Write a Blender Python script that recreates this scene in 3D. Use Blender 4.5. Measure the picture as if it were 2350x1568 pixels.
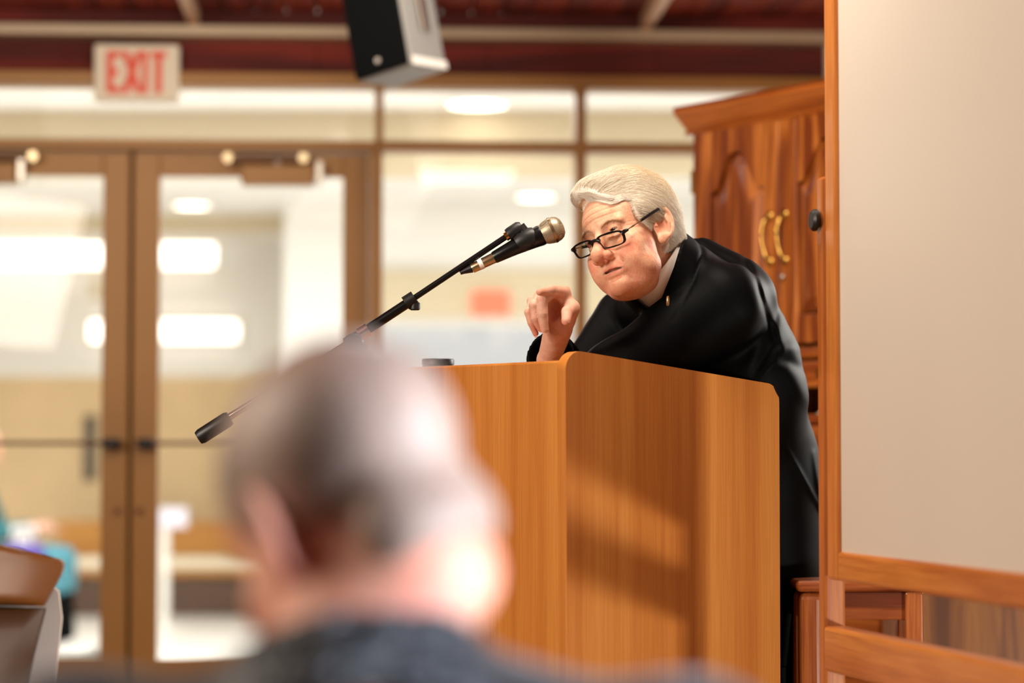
import bpy, bmesh, math, random
import numpy as np
from mathutils import Vector, Matrix, Euler

random.seed(7)
rng = np.random.default_rng(7)
SC = bpy.context.scene
COL = SC.collection
for _o in list(bpy.data.objects):
    bpy.data.objects.remove(_o)

# ------------------------------------------------------------------ camera
FPX = 2350 * 85.0 / 36.0          # focal length in pixels of the photograph
CAM_H = 1.12
PITCH = math.atan(266 / FPX)      # horizon 266 px below the picture centre
cam_d = bpy.data.cameras.new('camera')
cam_d.lens = 85.0
cam_d.sensor_width = 36.0
cam_d.clip_start = 0.05
cam_d.clip_end = 200
cam_d.dof.use_dof = True
cam_d.dof.focus_distance = 4.16
cam_d.dof.aperture_fstop = 2.1
cam = bpy.data.objects.new('camera', cam_d)
COL.objects.link(cam)
cam.location = (0, 0, CAM_H)
cam.rotation_euler = (math.pi / 2 + PITCH, 0, 0)
SC.camera = cam

# ------------------------------------------------------------------ view, world, lights
SC.view_settings.view_transform = 'Standard'
SC.view_settings.look = 'None'
SC.view_settings.gamma = 1.0
SC.view_settings.exposure = 0.0
SC.view_settings.use_curve_mapping = False
SC.cycles.use_denoising = True
SC.cycles.max_bounces = 8
SC.cycles.transparent_max_bounces = 24

W = bpy.data.worlds.new('world')
SC.world = W
W.use_nodes = True
W.node_tree.nodes['Background'].inputs[0].default_value = (1.0, 0.985, 0.965, 1)
W.node_tree.nodes['Background'].inputs[1].default_value = 0.80


def area(name, loc, target, size, power, color, size_y=None, spread=None):
    l = bpy.data.lights.new(name, 'AREA')
    l.energy = power
    l.color = color
    l.size = size
    if size_y:
        l.shape = 'RECTANGLE'
        l.size_y = size_y
    if spread:
        l.spread = spread
    o = bpy.data.objects.new(name, l)
    COL.objects.link(o)
    o.location = loc
    d = Vector(target) - Vector(loc)
    o.rotation_euler = d.to_track_quat('-Z', 'Y').to_euler()
    return o


WARM = (1.0, 0.88, 0.74)
NEUT = (1.0, 0.95, 0.88)
COOL = (0.90, 0.93, 1.0)
# daylight entering low on the right of the room (throws the board's shadow on the lectern)
area('window_light_low', (2.77, 1.56, 0.06), (0.25, 4.1, 1.05), 0.44, 100, (1.0, 0.92, 0.80), 0.34)
# tall window on the right, beside the front row
area('window_light_side', (2.75, 0.75, 1.5), (-0.1, 1.6, 1.0), 0.9, 52, (0.80, 0.85, 1.0), 1.2, math.radians(72))
# window behind the speaker's back on the right
area('window_light_rear', (2.35, 6.1, 2.1), (0.45, 4.4, 1.3), 0.8, 95, NEUT, 1.0)
# hall lamps left of the lectern; overhead and corner fills are added
area('hall_lamp_front', (-2.3, 2.15, 2.3), (0.15, 4.2, 1.3), 1.4, 122, WARM, 1.1)
area('overhead_fill', (0.22, 3.86, 2.57), (0.22, 4.0, 0.0), 0.6, 26, WARM, 0.4)  # unseen lamp added above the lectern to brighten collar and hair
area('hall_lamp_rear', (-0.9, 6.3, 2.55), (-0.9, 7.6, 1.4), 1.6, 15, WARM, 0.8)
area('corner_fill', (-0.2, 4.9, 2.55), (0.7, 5.9, 1.5), 0.8, 11, WARM, 0.8)  # unseen lamp added to brighten the armoire
# lobby beyond the glass: unseen area lights added to brighten it, around its dropped beam
for i, (x, y) in enumerate(((-3.4, 9.3), (-0.6, 9.3), (1.9, 9.3), (-3.4, 12.3), (-0.6, 12.3), (2.2, 12.3), (-3.6, 14.4))):
    area('lobby_fill', (x, y, 2.66), (x, y, 0), 1.3, 71, (0.90, 0.95, 1.0), 0.7)


# ------------------------------------------------------------------ small helpers
def lin(h):
    h = h.lstrip('#')
    out = []
    for i in (0, 2, 4):
        c = int(h[i:i + 2], 16) / 255
        out.append(c / 12.92 if c <= 0.04045 else ((c + 0.055) / 1.055) ** 2.4)
    return (*out, 1.0)


def ray(px, py):
    v = Vector(((px - 1175) / FPX, 1.0, (784 - py) / FPX))
    v.rotate(Euler((PITCH, 0, 0)))
    return v


def at(px, py, Y):
    """world point at world depth Y seen at photograph pixel (px, py)"""
    r = ray(px, py)
    return Vector((0, 0, CAM_H)) + r * (Y / r.y)


def base_mat(name):
    m = bpy.data.materials.new(name)
    m.use_nodes = True
    return m, m.node_tree, m.node_tree.nodes['Principled BSDF']


def plain(name, hexc, rough=0.5, metal=0.0, spec=0.5, noise=0.0, nscale=40, bump=0.0, sheen=0.0):
    m, nt, b = base_mat(name)
    b.inputs['Base Color'].default_value = lin(hexc)
    b.inputs['Roughness'].default_value = rough
    b.inputs['Metallic'].default_value = metal
    b.inputs['Specular IOR Level'].default_value = spec
    if sheen:
        b.inputs['Sheen Weight'].default_value = sheen
        b.inputs['Sheen Roughness'].default_value = 0.4
    if noise or bump:
        tc = nt.nodes.new('ShaderNodeTexCoord')
        n = nt.nodes.new('ShaderNodeTexNoise')
        n.inputs['Scale'].default_value = nscale
        n.inputs['Detail'].default_value = 5
        nt.links.new(tc.outputs['Object'], n.inputs['Vector'])
        if noise:
            mx = nt.nodes.new('ShaderNodeMix')
            mx.data_type = 'RGBA'
            c = lin(hexc)
            mx.inputs['A'].default_value = tuple(max(0, v * (1 - noise)) for v in c[:3]) + (1,)
            mx.inputs['B'].default_value = tuple(min(1, v * (1 + noise)) for v in c[:3]) + (1,)
            nt.links.new(n.outputs['Fac'], mx.inputs['Factor'])
            nt.links.new(mx.outputs['Result'], b.inputs['Base Color'])
        if bump:
            bp = nt.nodes.new('ShaderNodeBump')
            bp.inputs['Strength'].default_value = bump
            bp.inputs['Distance'].default_value = 0.004
            nt.links.new(n.outputs['Fac'], bp.inputs['Height'])
            nt.links.new(bp.outputs['Normal'], b.inputs['Normal'])
    return m


def wood(name, light, mid, dark, axis='z', rough=0.38, across=26.0, along=1.3, cath=0.0, streak=0.5, coat=0.0):
    """oak-like grain running along one object axis"""
    m, nt, b = base_mat(name)
    N, L = nt.nodes, nt.links
    tc = N.new('ShaderNodeTexCoord')
    mp = N.new('ShaderNodeMapping')
    s = {'x': (along, across, across), 'y': (across, along, across), 'z': (across, across, along)}[axis]
    mp.inputs['Scale'].default_value = s
    L.new(tc.outputs['Object'], mp.inputs['Vector'])
    n1 = N.new('ShaderNodeTexNoise')
    n1.inputs['Scale'].default_value = 0.55
    n1.inputs['Detail'].default_value = 4
    n1.inputs['Distortion'].default_value = 0.3 + cath
    L.new(mp.outputs['Vector'], n1.inputs['Vector'])
    n2 = N.new('ShaderNodeTexNoise')
    n2.inputs['Scale'].default_value = 7.0
    n2.inputs['Detail'].default_value = 6
    L.new(mp.outputs['Vector'], n2.inputs['Vector'])
    r1 = N.new('ShaderNodeValToRGB')
    e = r1.color_ramp.elements
    e[0].position, e[0].color = 0.30, lin(dark)
    e[1].position, e[1].color = 0.70, lin(light)
    mid_e = e.new(0.5)
    mid_e.color = lin(mid)
    if cath:
        wv = N.new('ShaderNodeMath')
        wv.operation = 'SINE'
        ml = N.new('ShaderNodeMath')
        ml.operation = 'MULTIPLY'
        ml.inputs[1].default_value = 26.0
        L.new(n1.outputs['Fac'], ml.inputs[0])
        L.new(ml.outputs[0], wv.inputs[0])
        mr = N.new('ShaderNodeMapRange')
        mr.inputs['From Min'].default_value = -1
        mr.inputs['From Max'].default_value = 1
        mr.inputs['To Min'].default_value = 0.5 - cath * 0.5
        mr.inputs['To Max'].default_value = 0.5 + cath * 0.4
        L.new(wv.outputs[0], mr.inputs['Value'])
        av = N.new('ShaderNodeMath')
        av.operation = 'ADD'
        L.new(mr.outputs[0], av.inputs[0])
        sub = N.new('ShaderNodeMath')
        sub.operation = 'MULTIPLY_ADD'
        sub.inputs[1].default_value = 0.6
        sub.inputs[2].default_value = -0.3
        L.new(n1.outputs['Fac'], sub.inputs[0])
        L.new(sub.outputs[0], av.inputs[1])
        L.new(av.outputs[0], r1.inputs['Fac'])
    else:
        L.new(n1.outputs['Fac'], r1.inputs['Fac'])
    mx = N.new('ShaderNodeMix')
    mx.data_type = 'RGBA'
    mx.blend_type = 'MULTIPLY'
    mr2 = N.new('ShaderNodeMapRange')
    mr2.inputs['From Min'].default_value = 0.42
    mr2.inputs['From Max'].default_value = 0.62
    mr2.inputs['To Min'].default_value = 0.0
    mr2.inputs['To Max'].default_value = streak
    L.new(n2.outputs['Fac'], mr2.inputs['Value'])
    L.new(mr2.outputs[0], mx.inputs['Factor'])
    L.new(r1.outputs['Color'], mx.inputs['A'])
    mx.inputs['B'].default_value = (0.72, 0.60, 0.48, 1)
    L.new(mx.outputs['Result'], b.inputs['Base Color'])
    b.inputs['Roughness'].default_value = rough
    b.inputs['Coat Weight'].default_value = coat
    bp = N.new('ShaderNodeBump')
    bp.inputs['Strength'].default_value = 0.06
    bp.inputs['Distance'].default_value = 0.002
    L.new(n2.outputs['Fac'], bp.inputs['Height'])
    L.new(bp.outputs['Normal'], b.inputs['Normal'])
    return m


def glass_mat(name, tint='#FFFFFF', refl=0.06, rough=0.0):
    m = bpy.data.materials.new(name)
    m.use_nodes = True
    nt = m.node_tree
    nt.nodes.clear()
    out = nt.nodes.new('ShaderNodeOutputMaterial')
    tr = nt.nodes.new('ShaderNodeBsdfTransparent')
    tr.inputs[0].default_value = lin(tint)
    gl = nt.nodes.new('ShaderNodeBsdfGlossy')
    gl.inputs['Roughness'].default_value = rough
    lw_ = nt.nodes.new('ShaderNodeLayerWeight')
    lw_.inputs['Blend'].default_value = 0.25
    fr = nt.nodes.new('ShaderNodeMath')
    fr.operation = 'MULTIPLY_ADD'
    fr.inputs[1].default_value = 0.5
    fr.inputs[2].default_value = refl * 0.2
    pw = nt.nodes.new('ShaderNodeMath')
    pw.operation = 'POWER'
    pw.inputs[1].default_value = 3.0
    nt.links.new(lw_.outputs['Facing'], pw.inputs[0])
    nt.links.new(pw.outputs[0], fr.inputs[0])
    mx = nt.nodes.new('ShaderNodeMixShader')
    nt.links.new(fr.outputs[0], mx.inputs[0])
    nt.links.new(tr.outputs[0], mx.inputs[1])
    nt.links.new(gl.outputs[0], mx.inputs[2])
    nt.links.new(mx.outputs[0], out.inputs[0])
    return m


def emit_mat(name, hexc, strength):
    m, nt, b = base_mat(name)
    b.inputs['Base Color'].default_value = lin(hexc)
    b.inputs['Emission Color'].default_value = lin(hexc)
    b.inputs['Emission Strength'].default_value = strength
    return m


# ---- mesh building
class MB:
    """collects boxes, tubes, lathes, prisms in a bmesh; build() links ONE mesh object"""

    def __init__(self):
        self.bm = bmesh.new()

    def _xf(self, verts, mat):
        if mat is not None:
            bmesh.ops.transform(self.bm, matrix=mat, verts=verts)

    def box(self, lo, hi, bev=0.0, mat=None, seg=2):
        lo, hi = Vector(lo), Vector(hi)
        r = bmesh.ops.create_cube(self.bm, size=1.0)
        vs = r['verts']
        c = (lo + hi) / 2
        d = hi - lo
        for v in vs:
            v.co = Vector((v.co.x * d.x, v.co.y * d.y, v.co.z * d.z)) + c
        if bev > 0:
            es = {e for v in vs for e in v.link_edges}
            rb = bmesh.ops.bevel(self.bm, geom=list(es), offset=min(bev, 0.49 * min(d)), segments=seg, affect='EDGES', profile=0.5)
            vs = list({v for f in rb['faces'] for v in f.verts} | {v for v in vs if v.is_valid})
        self._xf(vs, mat)
        return self

    def prism(self, pts, y0, y1, mat=None, bev=0.0):
        """polygon pts (x, z) extruded from y0 to y1"""
        a = [self.bm.verts.new((p[0], y0, p[1])) for p in pts]
        b = [self.bm.verts.new((p[0], y1, p[1])) for p in pts]
        n = len(pts)
        self.bm.faces.new(a)
        self.bm.faces.new(list(reversed(b)))
        fs = []
        for i in range(n):
            fs.append(self.bm.faces.new((a[i], b[i], b[(i + 1) % n], a[(i + 1) % n])))
        vs = a + b
        if bev > 0:
            es = set()
            for i in range(n):
                es.add(self.bm.edges.get((a[i], a[(i + 1) % n])))
                es.add(self.bm.edges.get((b[i], b[(i + 1) % n])))
            rb = bmesh.ops.bevel(self.bm, geom=list(es), offset=bev, segments=2, affect='EDGES', profile=0.5)
            vs = list({v for f in rb['faces'] for v in f.verts} | {v for v in vs if v.is_valid})
        self._xf(vs, mat)
        return self

    def tube(self, pts, radii, n=12, cap=True, mat=None):
        pts = [Vector(p) for p in pts]
        if not hasattr(radii, '__len__'):
            radii = [radii] * len(pts)
        rings = []
        up = None
        for i, p in enumerate(pts):
            t = (pts[min(i + 1, len(pts) - 1)] - pts[max(i - 1, 0)]).normalized()
            if up is None:
                up = Vector((0, 0, 1)) if abs(t.z) < 0.9 else Vector((0, 1, 0))
            x = t.cross(up).normalized()
            y = x.cross(t).normalized()
            up = y
            rings.append([self.bm.verts.new(p + radii[i] * (x * math.cos(a) + y * math.sin(a)))
                          for a in (2 * math.pi * k / n for k in range(n))])
        for a, b in zip(rings, rings[1:]):
            for k in range(n):
                self.bm.faces.new((a[k], a[(k + 1) % n], b[(k + 1) % n], b[k]))
        if cap:
            self.bm.faces.new(list(reversed(rings[0])))
            self.bm.faces.new(rings[-1])
        self._xf([v for r in rings for v in r], mat)
        return self

    def lathe(self, prof, n=24, mat=None, cap=True):
        """prof: (radius, z) pairs, axis z"""
        rings = []
        for r, z in prof:
            rings.append([self.bm.verts.new((r * math.cos(2 * math.pi * k / n), r * math.sin(2 * math.pi * k / n), z)) for k in range(n)])
        for a, b in zip(rings, rings[1:]):
            for k in range(n):
                self.bm.faces.new((a[k], a[(k + 1) % n], b[(k + 1) % n], b[k]))
        if cap:
            self.bm.faces.new(list(reversed(rings[0])))
            self.bm.faces.new(rings[-1])
        self._xf([v for r in rings for v in r], mat)
        return self

    def build(self, name, mat, parent=None, loc=None, smooth=False, sharp=35):
        bmesh.ops.remove_doubles(self.bm, verts=self.bm.verts, dist=1e-6)
        bmesh.ops.recalc_face_normals(self.bm, faces=self.bm.faces)
        me = bpy.data.meshes.new(name)
        if loc is not None:
            bmesh.ops.translate(self.bm, verts=self.bm.verts, vec=-Vector(loc))
        self.bm.to_mesh(me)
        self.bm.free()
        return link(name, me, mat, parent, loc, smooth, sharp)


def link(name, me, mat, parent=None, loc=None, smooth=False, sharp=35):
    if mat is not None:
        me.materials.append(mat)
    o = bpy.data.objects.new(name, me)
    COL.objects.link(o)
    if parent is not None:
        o.parent = parent
    if loc is not None:
        o.location = loc
    if smooth:
        me.polygons.foreach_set('use_smooth', [True] * len(me.polygons))
        if sharp is not None:
            try:
                me.set_sharp_from_angle(angle=math.radians(sharp))
            except Exception:
                pass
    return o


def raw(name, verts, faces, mat, parent=None, loc=None, smooth=True, sharp=None, colors=None):
    me = bpy.data.meshes.new(name)
    verts = np.asarray(verts, dtype=np.float64)
    if loc is not None:
        verts = verts - np.asarray(loc)
    me.from_pydata(verts.tolist(), [], [list(f) for f in faces])
    if colors is not None:
        ca = me.color_attributes.new('tint', 'FLOAT_COLOR', 'POINT')
        ca.data.foreach_set('color', np.asarray(colors, dtype=np.float32).ravel())
    return link(name, me, mat, parent, loc, smooth, sharp)


def thing(name, label=None, cat=None, loc=(0, 0, 0), rz=0.0, group=None, kind=None):
    o = bpy.data.objects.new(name, None)
    o.empty_display_size = 0.1
    COL.objects.link(o)
    o.location = loc
    o.rotation_euler = (0, 0, rz)
    return tag(o, label, cat, group, kind)


def tag(o, label=None, cat=None, group=None, kind=None):
    if label:
        o['label'] = label
    if cat:
        o['category'] = cat
    if group:
        o['group'] = group
    if kind:
        o['kind'] = kind
    return o


def struct(o):
    o['kind'] = 'structure'
    return o


# ------------------------------------------------------------------ materials
M = {}
M['oak_lectern'] = wood('oak_lectern', '#D08C42', '#C67E36', '#BA702C', 'z', 0.36, 46, 0.8, 0.0, 0.38, 0.15)
M['oak_edge'] = wood('oak_edge', '#D8964A', '#CB8238', '#B86C2A', 'z', 0.3, 30, 0.9, 0.0, 0.4, 0.2)
M['oak_dark'] = wood('oak_dark', '#C87A36', '#AA5E20', '#7E3A12', 'z', 0.34, 22, 1.6, 0.5, 0.6, 0.1)
M['oak_dark_x'] = wood('oak_dark_x', '#C47230', '#AA5A1E', '#863E14', 'x', 0.3, 22, 1.6, 0.3, 0.5, 0.3)
M['oak_board'] = wood('oak_board', '#C98540', '#B86E30', '#984E1E', 'z', 0.35, 26, 1.2, 0.1, 0.6, 0.2)
M['oak_board_x'] = wood('oak_board_x', '#C98540', '#B86E30', '#984E1E', 'x', 0.35, 26, 1.2, 0.1, 0.6, 0.2)
M['oak_table'] = wood('oak_table', '#B8713A', '#A2592A', '#7A3A18', 'z', 0.3, 40, 1.5, 0.1, 0.8, 0.3)
M['oak_table_x'] = wood('oak_table_x', '#A05828', '#8E481E', '#6A3012', 'x', 0.3, 30, 1.5, 0.35, 0.8, 0.3)
M['veneer'] = wood('veneer', '#A06A30', '#845024', '#643A1A', 'z', 0.34, 15, 1.5, 0.35, 0.35, 0.2)
M['bronze'] = plain('bronze', '#9A6C30', 0.42, 0.1, noise=0.06, nscale=6)
M['bronze_dark'] = plain('bronze_dark', '#6A4424', 0.5, 0.1)
M['gasket'] = plain('gasket', '#2A1C12', 0.7)
M['mahogany'] = wood('mahogany', '#8A2C18', '#6A1C10', '#46100A', 'x', 0.8, 12, 0.8, 0.2, 0.5, 0.0)
M['mahogany_y'] = wood('mahogany_y', '#A03A20', '#842A18', '#5E1A10', 'y', 0.8, 12, 0.8, 0.2, 0.5, 0.0)
M['ledge'] = plain('ledge', '#B8A488', 0.4, 0.2, noise=0.05, nscale=8)
M['pale_edge'] = plain('pale_edge', '#C8A482', 0.5)
M['panelling'] = plain('panelling', '#7A5636', 0.6, noise=0.15, nscale=5)
M['plaster'] = plain('plaster', '#E6DCCB', 0.85, noise=0.03, nscale=12, bump=0.05)
M['lobby_white'] = plain('lobby_white', '#EFECE6', 0.8, noise=0.02, nscale=3)
M['lobby_ceiling'] = plain('lobby_ceiling', '#E9E6E0', 0.85, noise=0.02, nscale=3)
M['lobby_tan'] = plain('lobby_tan', '#DEC296', 0.8, noise=0.12, nscale=3)
M['lobby_header'] = plain('lobby_header', '#CFC0A2', 0.8)
M['lobby_floor'] = plain('lobby_floor', '#E8E4DC', 0.35, noise=0.03, nscale=5)
M['hall_floor'] = plain('hall_floor', '#8A6A4A', 0.8, noise=0.15, nscale=60, bump=0.2)
M['glass'] = glass_mat('glass', '#FDFDFC', 0.05)
M['white_board'] = plain('white_board', '#C6BDB0', 0.45, noise=0.015, nscale=4)
M['black_plastic'] = plain('black_plastic', '#0B0C0C', 0.45)
M['black_metal'] = plain('black_metal', '#0D0E0E', 0.3, 0.3)
M['chrome'] = plain('chrome', '#D8CFC4', 0.16, 1.0)
M['nickel'] = plain('nickel', '#C8B490', 0.28, 1.0)
M['brass'] = plain('brass', '#D8AC58', 0.2, 1.0)
M['steel'] = plain('steel', '#B8B0A4', 0.3, 1.0)
M['speaker_grey'] = plain('speaker_grey', '#8E8C86', 0.6, noise=0.05, nscale=30)
M['sign_face'] = plain('sign_face', '#EDE2C8', 0.45)
M['red'] = plain('red', '#F0563A', 0.5)
M['badge'] = plain('badge', '#A8A098', 0.5)
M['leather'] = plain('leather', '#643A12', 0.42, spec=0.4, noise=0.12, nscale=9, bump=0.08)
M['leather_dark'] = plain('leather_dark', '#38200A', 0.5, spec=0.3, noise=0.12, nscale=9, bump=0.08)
M['shell_white'] = plain('shell_white', '#F4EEE4', 0.45)
M['white_paint'] = plain('white_paint', '#EFEAE0', 0.5)
M['lavender'] = plain('lavender', '#E2DEEA', 0.5)
M['teal_cloth'] = plain('teal_cloth', '#4C8490', 0.85, noise=0.1, nscale=20)
M['dark_teal'] = plain('dark_teal', '#2F6A6E', 0.85)
M['navy_cloth'] = plain('navy_cloth', '#1E2A58', 0.85)
M['purple_cloth'] = plain('purple_cloth', '#5A4A98', 0.85)
M['black_cloth'] = plain('black_cloth', '#060708', 0.95, spec=0.1)
M['paper'] = plain('paper', '#EFE8DC', 0.7)
M['bench_wood'] = wood('bench_wood', '#D29A48', '#C08438', '#A06A28', 'x', 0.4, 16, 0.8)
M['brown_kick'] = plain('brown_kick', '#5C4434', 0.6, noise=0.2, nscale=4)
M['door_dark'] = plain('door_dark', '#4A4238', 0.5)
M['downlight'] = emit_mat('downlight', '#FFF6E6', 5.0)
M['tube_light'] = emit_mat('tube_light', '#FFF8EE', 2.6)

# ================================================================== SETTING: glazed wall of the hall
WY, WYAW = 8.15, math.atan(0.06)
WROT = Matrix.Rotation(WYAW, 4, 'Z')
WN = WROT @ Vector((0, 1, 0))
WS = WROT @ Vector((1, 0, 0))


def wpx(px, py):
    """(s, z) on the glazed wall's plane for a photograph pixel"""
    r = ray(px, py)
    o = Vector((0, -WY, CAM_H))
    t = -(o.dot(WN)) / r.dot(WN)
    p = o + r * t
    return p.dot(WS), p.z


def ws(px, py=500):
    return wpx(px, py)[0]


def wz(py, px=600):
    return wpx(px, py)[1]


def wall_root(name, kind='structure'):
    o = thing(name, loc=(0, WY, 0), rz=WYAW)
    o['kind'] = kind
    return o


def wbox(name, s0, s1, z0, z1, n0, n1, mat, parent=None, bev=0.004):
    o = MB().box((s0, n0, z0), (s1, n1, z1), bev).build(name, mat, parent)
    if parent is None:
        o.location = (0, WY, 0)
        o.rotation_euler = (0, 0, WYAW)
        o['kind'] = 'structure'
    return o


Z_GT, Z_GB = wz(203), wz(326)            # transom glass top / bottom
Z_DT = wz(350)                           # top of the doors
Z_RB = wz(407)                           # bottom edge of the door's top rail
Z_KICK = wz(1517, 300)                   # top of the door's bottom rail
Z_HEAD = wz(172)                         # top of the oak head rail
Z_PAN = wz(95)
Z_LEDGE = wz(70)
Z_FAS = wz(34)
S_L = ws(-262)
S_R = ws(1893, 150)

# frame members (each a trim of its own)
wbox('trim_1', S_L, S_R, Z_GT, Z_HEAD, -0.06, 0.06, M['bronze'])                     # head rail
wbox('trim_2', S_L, ws(866), Z_DT, Z_GB, -0.06, 0.06, M['bronze'])                   # transom bar over the doors
wbox('trim_3', ws(866), S_R, wz(352, 1100), wz(328, 1100), -0.055, 0.055, M['bronze'])
wbox('trim_4', ws(848), ws(878), 0, Z_DT, -0.06, 0.06, M['bronze'])                  # post right of the doors
wbox('trim_5', ws(860), ws(879), Z_GB, Z_GT, -0.06, 0.06, M['bronze'])
wbox('trim_6', ws(1318), ws(1343), 0, Z_GT, -0.06, 0.06, M['bronze'])
wbox('trim_7', S_L, ws(-234), 0, Z_GT, -0.06, 0.06, M['bronze'])
wbox('trim_8', S_R - 0.05, S_R, 0, Z_GT, -0.06, 0.06, M['bronze'])
wbox('trim_9', ws(878), S_R, 0, 0.10, -0.055, 0.055, M['bronze'])                    # bottom rail
# upper panel, ledge and fascia
pan = wall_root('wall_back')
for k in range(6):
    a = S_L - 0.3 + k * (S_R - S_L + 0.3) / 6
    b = S_L - 0.3 + (k + 1) * (S_R - S_L + 0.3) / 6
    wbox('panel', a + 0.0004, b - 0.0004, Z_HEAD, Z_PAN, 0.0, 0.08, M['mahogany'], pan, 0.003)
wbox('trim_10', S_L - 0.3, S_R + 0.02, Z_PAN, Z_LEDGE, -0.10, 0.08, M['ledge'])
wbox('trim_11', S_L - 0.3, S_R + 0.35, Z_LEDGE, Z_FAS, -0.06, 0.08, M['mahogany'])
wbox('wall_back_right', S_R, S_R + 2.2, 0, Z_FAS + .05, -0.02, 0.10, M['plaster'], None, 0.0)
wbox('wall_back_left', S_L - 1.3, S_L, 0, Z_LEDGE + 0.05, -0.02, 0.10, M['plaster'], None, 0.0)

# panes
win = wall_root('window_1')
wbox('pane', S_L + .04, ws(862), Z_GB, Z_GT, -0.004, 0.004, M['glass'], win, 0)
win2 = wall_root('window_2')
wbox('pane', ws(877), ws(1320), wz(328, 1100), Z_GT, -0.004, 0.004, M['glass'], win2, 0)
wbox('pane', ws(1341), S_R - .04, wz(328, 1100), Z_GT, -0.004, 0.004, M['glass'], win2, 0)
win3 = wall_root('window_3')
wbox('pane', ws(876), ws(1320), 0.09, wz(350, 1100), -0.004, 0.004, M['glass'], win3, 0)
wbox('pane', ws(1341), S_R - .04, 0.09, wz(350, 1100), -0.004, 0.004, M['glass'], win3, 0)


def make_door(name, s0, s1, hinge_left, closer):
    d = wall_root(name)
    st = 0.088
    wbox('stile', s0, s0 + st, 0.01, Z_DT - .006, -0.024, 0.024, M['bronze'], d)
    wbox('stile', s1 - st, s1, 0.01, Z_DT - .006, -0.024, 0.024, M['bronze'], d)
    wbox('top_rail', s0 + st, s1 - st, Z_RB, Z_DT - .006, -0.022, 0.022, M['bronze'], d)
    wbox('bottom_rail', s0 + st, s1 - st, 0.01, Z_KICK, -0.022, 0.022, M['bronze'], d)
    wbox('pane', s0 + st - .005, s1 - st + .005, Z_KICK - .005, Z_RB + .005, -0.004, 0.004, M['glass'], d, 0)
    zb = wz(1018)
    b = MB()
    b.tube([(s0 + .06, -0.075, zb), (s1 - .06, -0.075, zb)], 0.0075, 10)
    bar = b.build('push_bar', M['bronze_dark'], d, smooth=True)
    for sx in (s0 + .05, s1 - .05):
        MB().box((sx - .028, -.092, zb - .016), (sx + .028, -.024, zb + .016), .006).build('bar_mount', M['black_metal'], bar)
    # small cylinder lock on the meeting stile
    sx = s1 - .03 if hinge_left else s0 + .03
    m = Matrix.Translation((sx, -.024, zb - .226)) @ Matrix.Rotation(math.pi / 2, 4, 'X')
    MB().lathe([(.012, 0), (.012, .006), (.008, .009)], 14, m).build('lock', M['bronze_dark'], d, smooth=True)
    # closer body and arm
    ca, cb, aa, ab, ev = closer
    bd = MB().box((ca, -.105, wz(431)), (cb, -.024, wz(385)), .006).build('closer', M['bronze'], d)
    ec = MB()
    ec.box((ev - .012, -.10, wz(428)), (ev + .012, -.03, wz(376)), .004)
    ec.build('end_cap', M['steel'], bd)
    ar = MB()
    zt = wz(371)
    ar.box((min(aa, ab), -.10, zt - .012), (max(aa, ab), -.082, zt + .010), .003)
    ar.build('closer_arm', M['bronze_dark'], bd)
    for q in (aa, ab):
        m = Matrix.Translation((q, -.115, zt)) @ Matrix.Rotation(-math.pi / 2, 4, 'X')
        MB().lathe([(.015, 0), (.017, .006), (.017, .03), (.009, .036)], 16, m).build('pivot', M['nickel'], bd, smooth=True)
    m = Matrix.Translation(((ca + cb) / 2, -.09, wz(389)))
    MB().lathe([(.013, 0), (.013, .028), (.009, .034)], 14, m).build('spindle', M['steel'], bd, smooth=True)
    return d


sm = ws(303)
make_door('door_1', ws(-232), sm - 0.006, True, (ws(-120), ws(45), ws(85, 370), ws(-90, 370), ws(56)))
make_door('door_2', sm + 0.006, ws(847), False, (ws(556), ws(722), ws(527, 370), ws(698, 355), ws(733)))
# dark weather strip between the two leaves
wbox('trim_12', sm - 0.009, sm + 0.009, 0.01, Z_DT, 0.022, 0.034, M['gasket'])

# ------------------------------------------------------------------ hall ceiling, floor, side walls
CEIL = Z_FAS
ce = wall_root('ceiling')
x = -4.4
while x < 4.2:
    w = 0.104
    MB().box((x, -9.4, CEIL + random.uniform(0, .004)), (x + w - .006, 0.05, CEIL + .03), 0.003, seg=1).build('plank', M['mahogany_y'], ce)
    x += w
MB().box((-4.4, -9.4, CEIL + .032), (4.2, 0.05, CEIL + .06)).build('ceiling_deck', M['mahogany_y'], ce)
for px, py in ((446, 20), (1472, 28)):
    r = ray(px, py)
    s = wpx(px, py)[0]
    bmn = MB()
    bmn.box((s - .012, -9.0, CEIL - .055), (s + .022, -.07, CEIL + .001), .004)
    bt = bmn.build('trim_%d' % (13 if px < 1000 else 14), M['pale_edge'], None)  # pale colour stands in for the lit edge of the rafter
    bt.location = (0, WY, 0)
    bt.rotation_euler = (0, 0, WYAW)
    bt['kind'] = 'structure'

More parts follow.
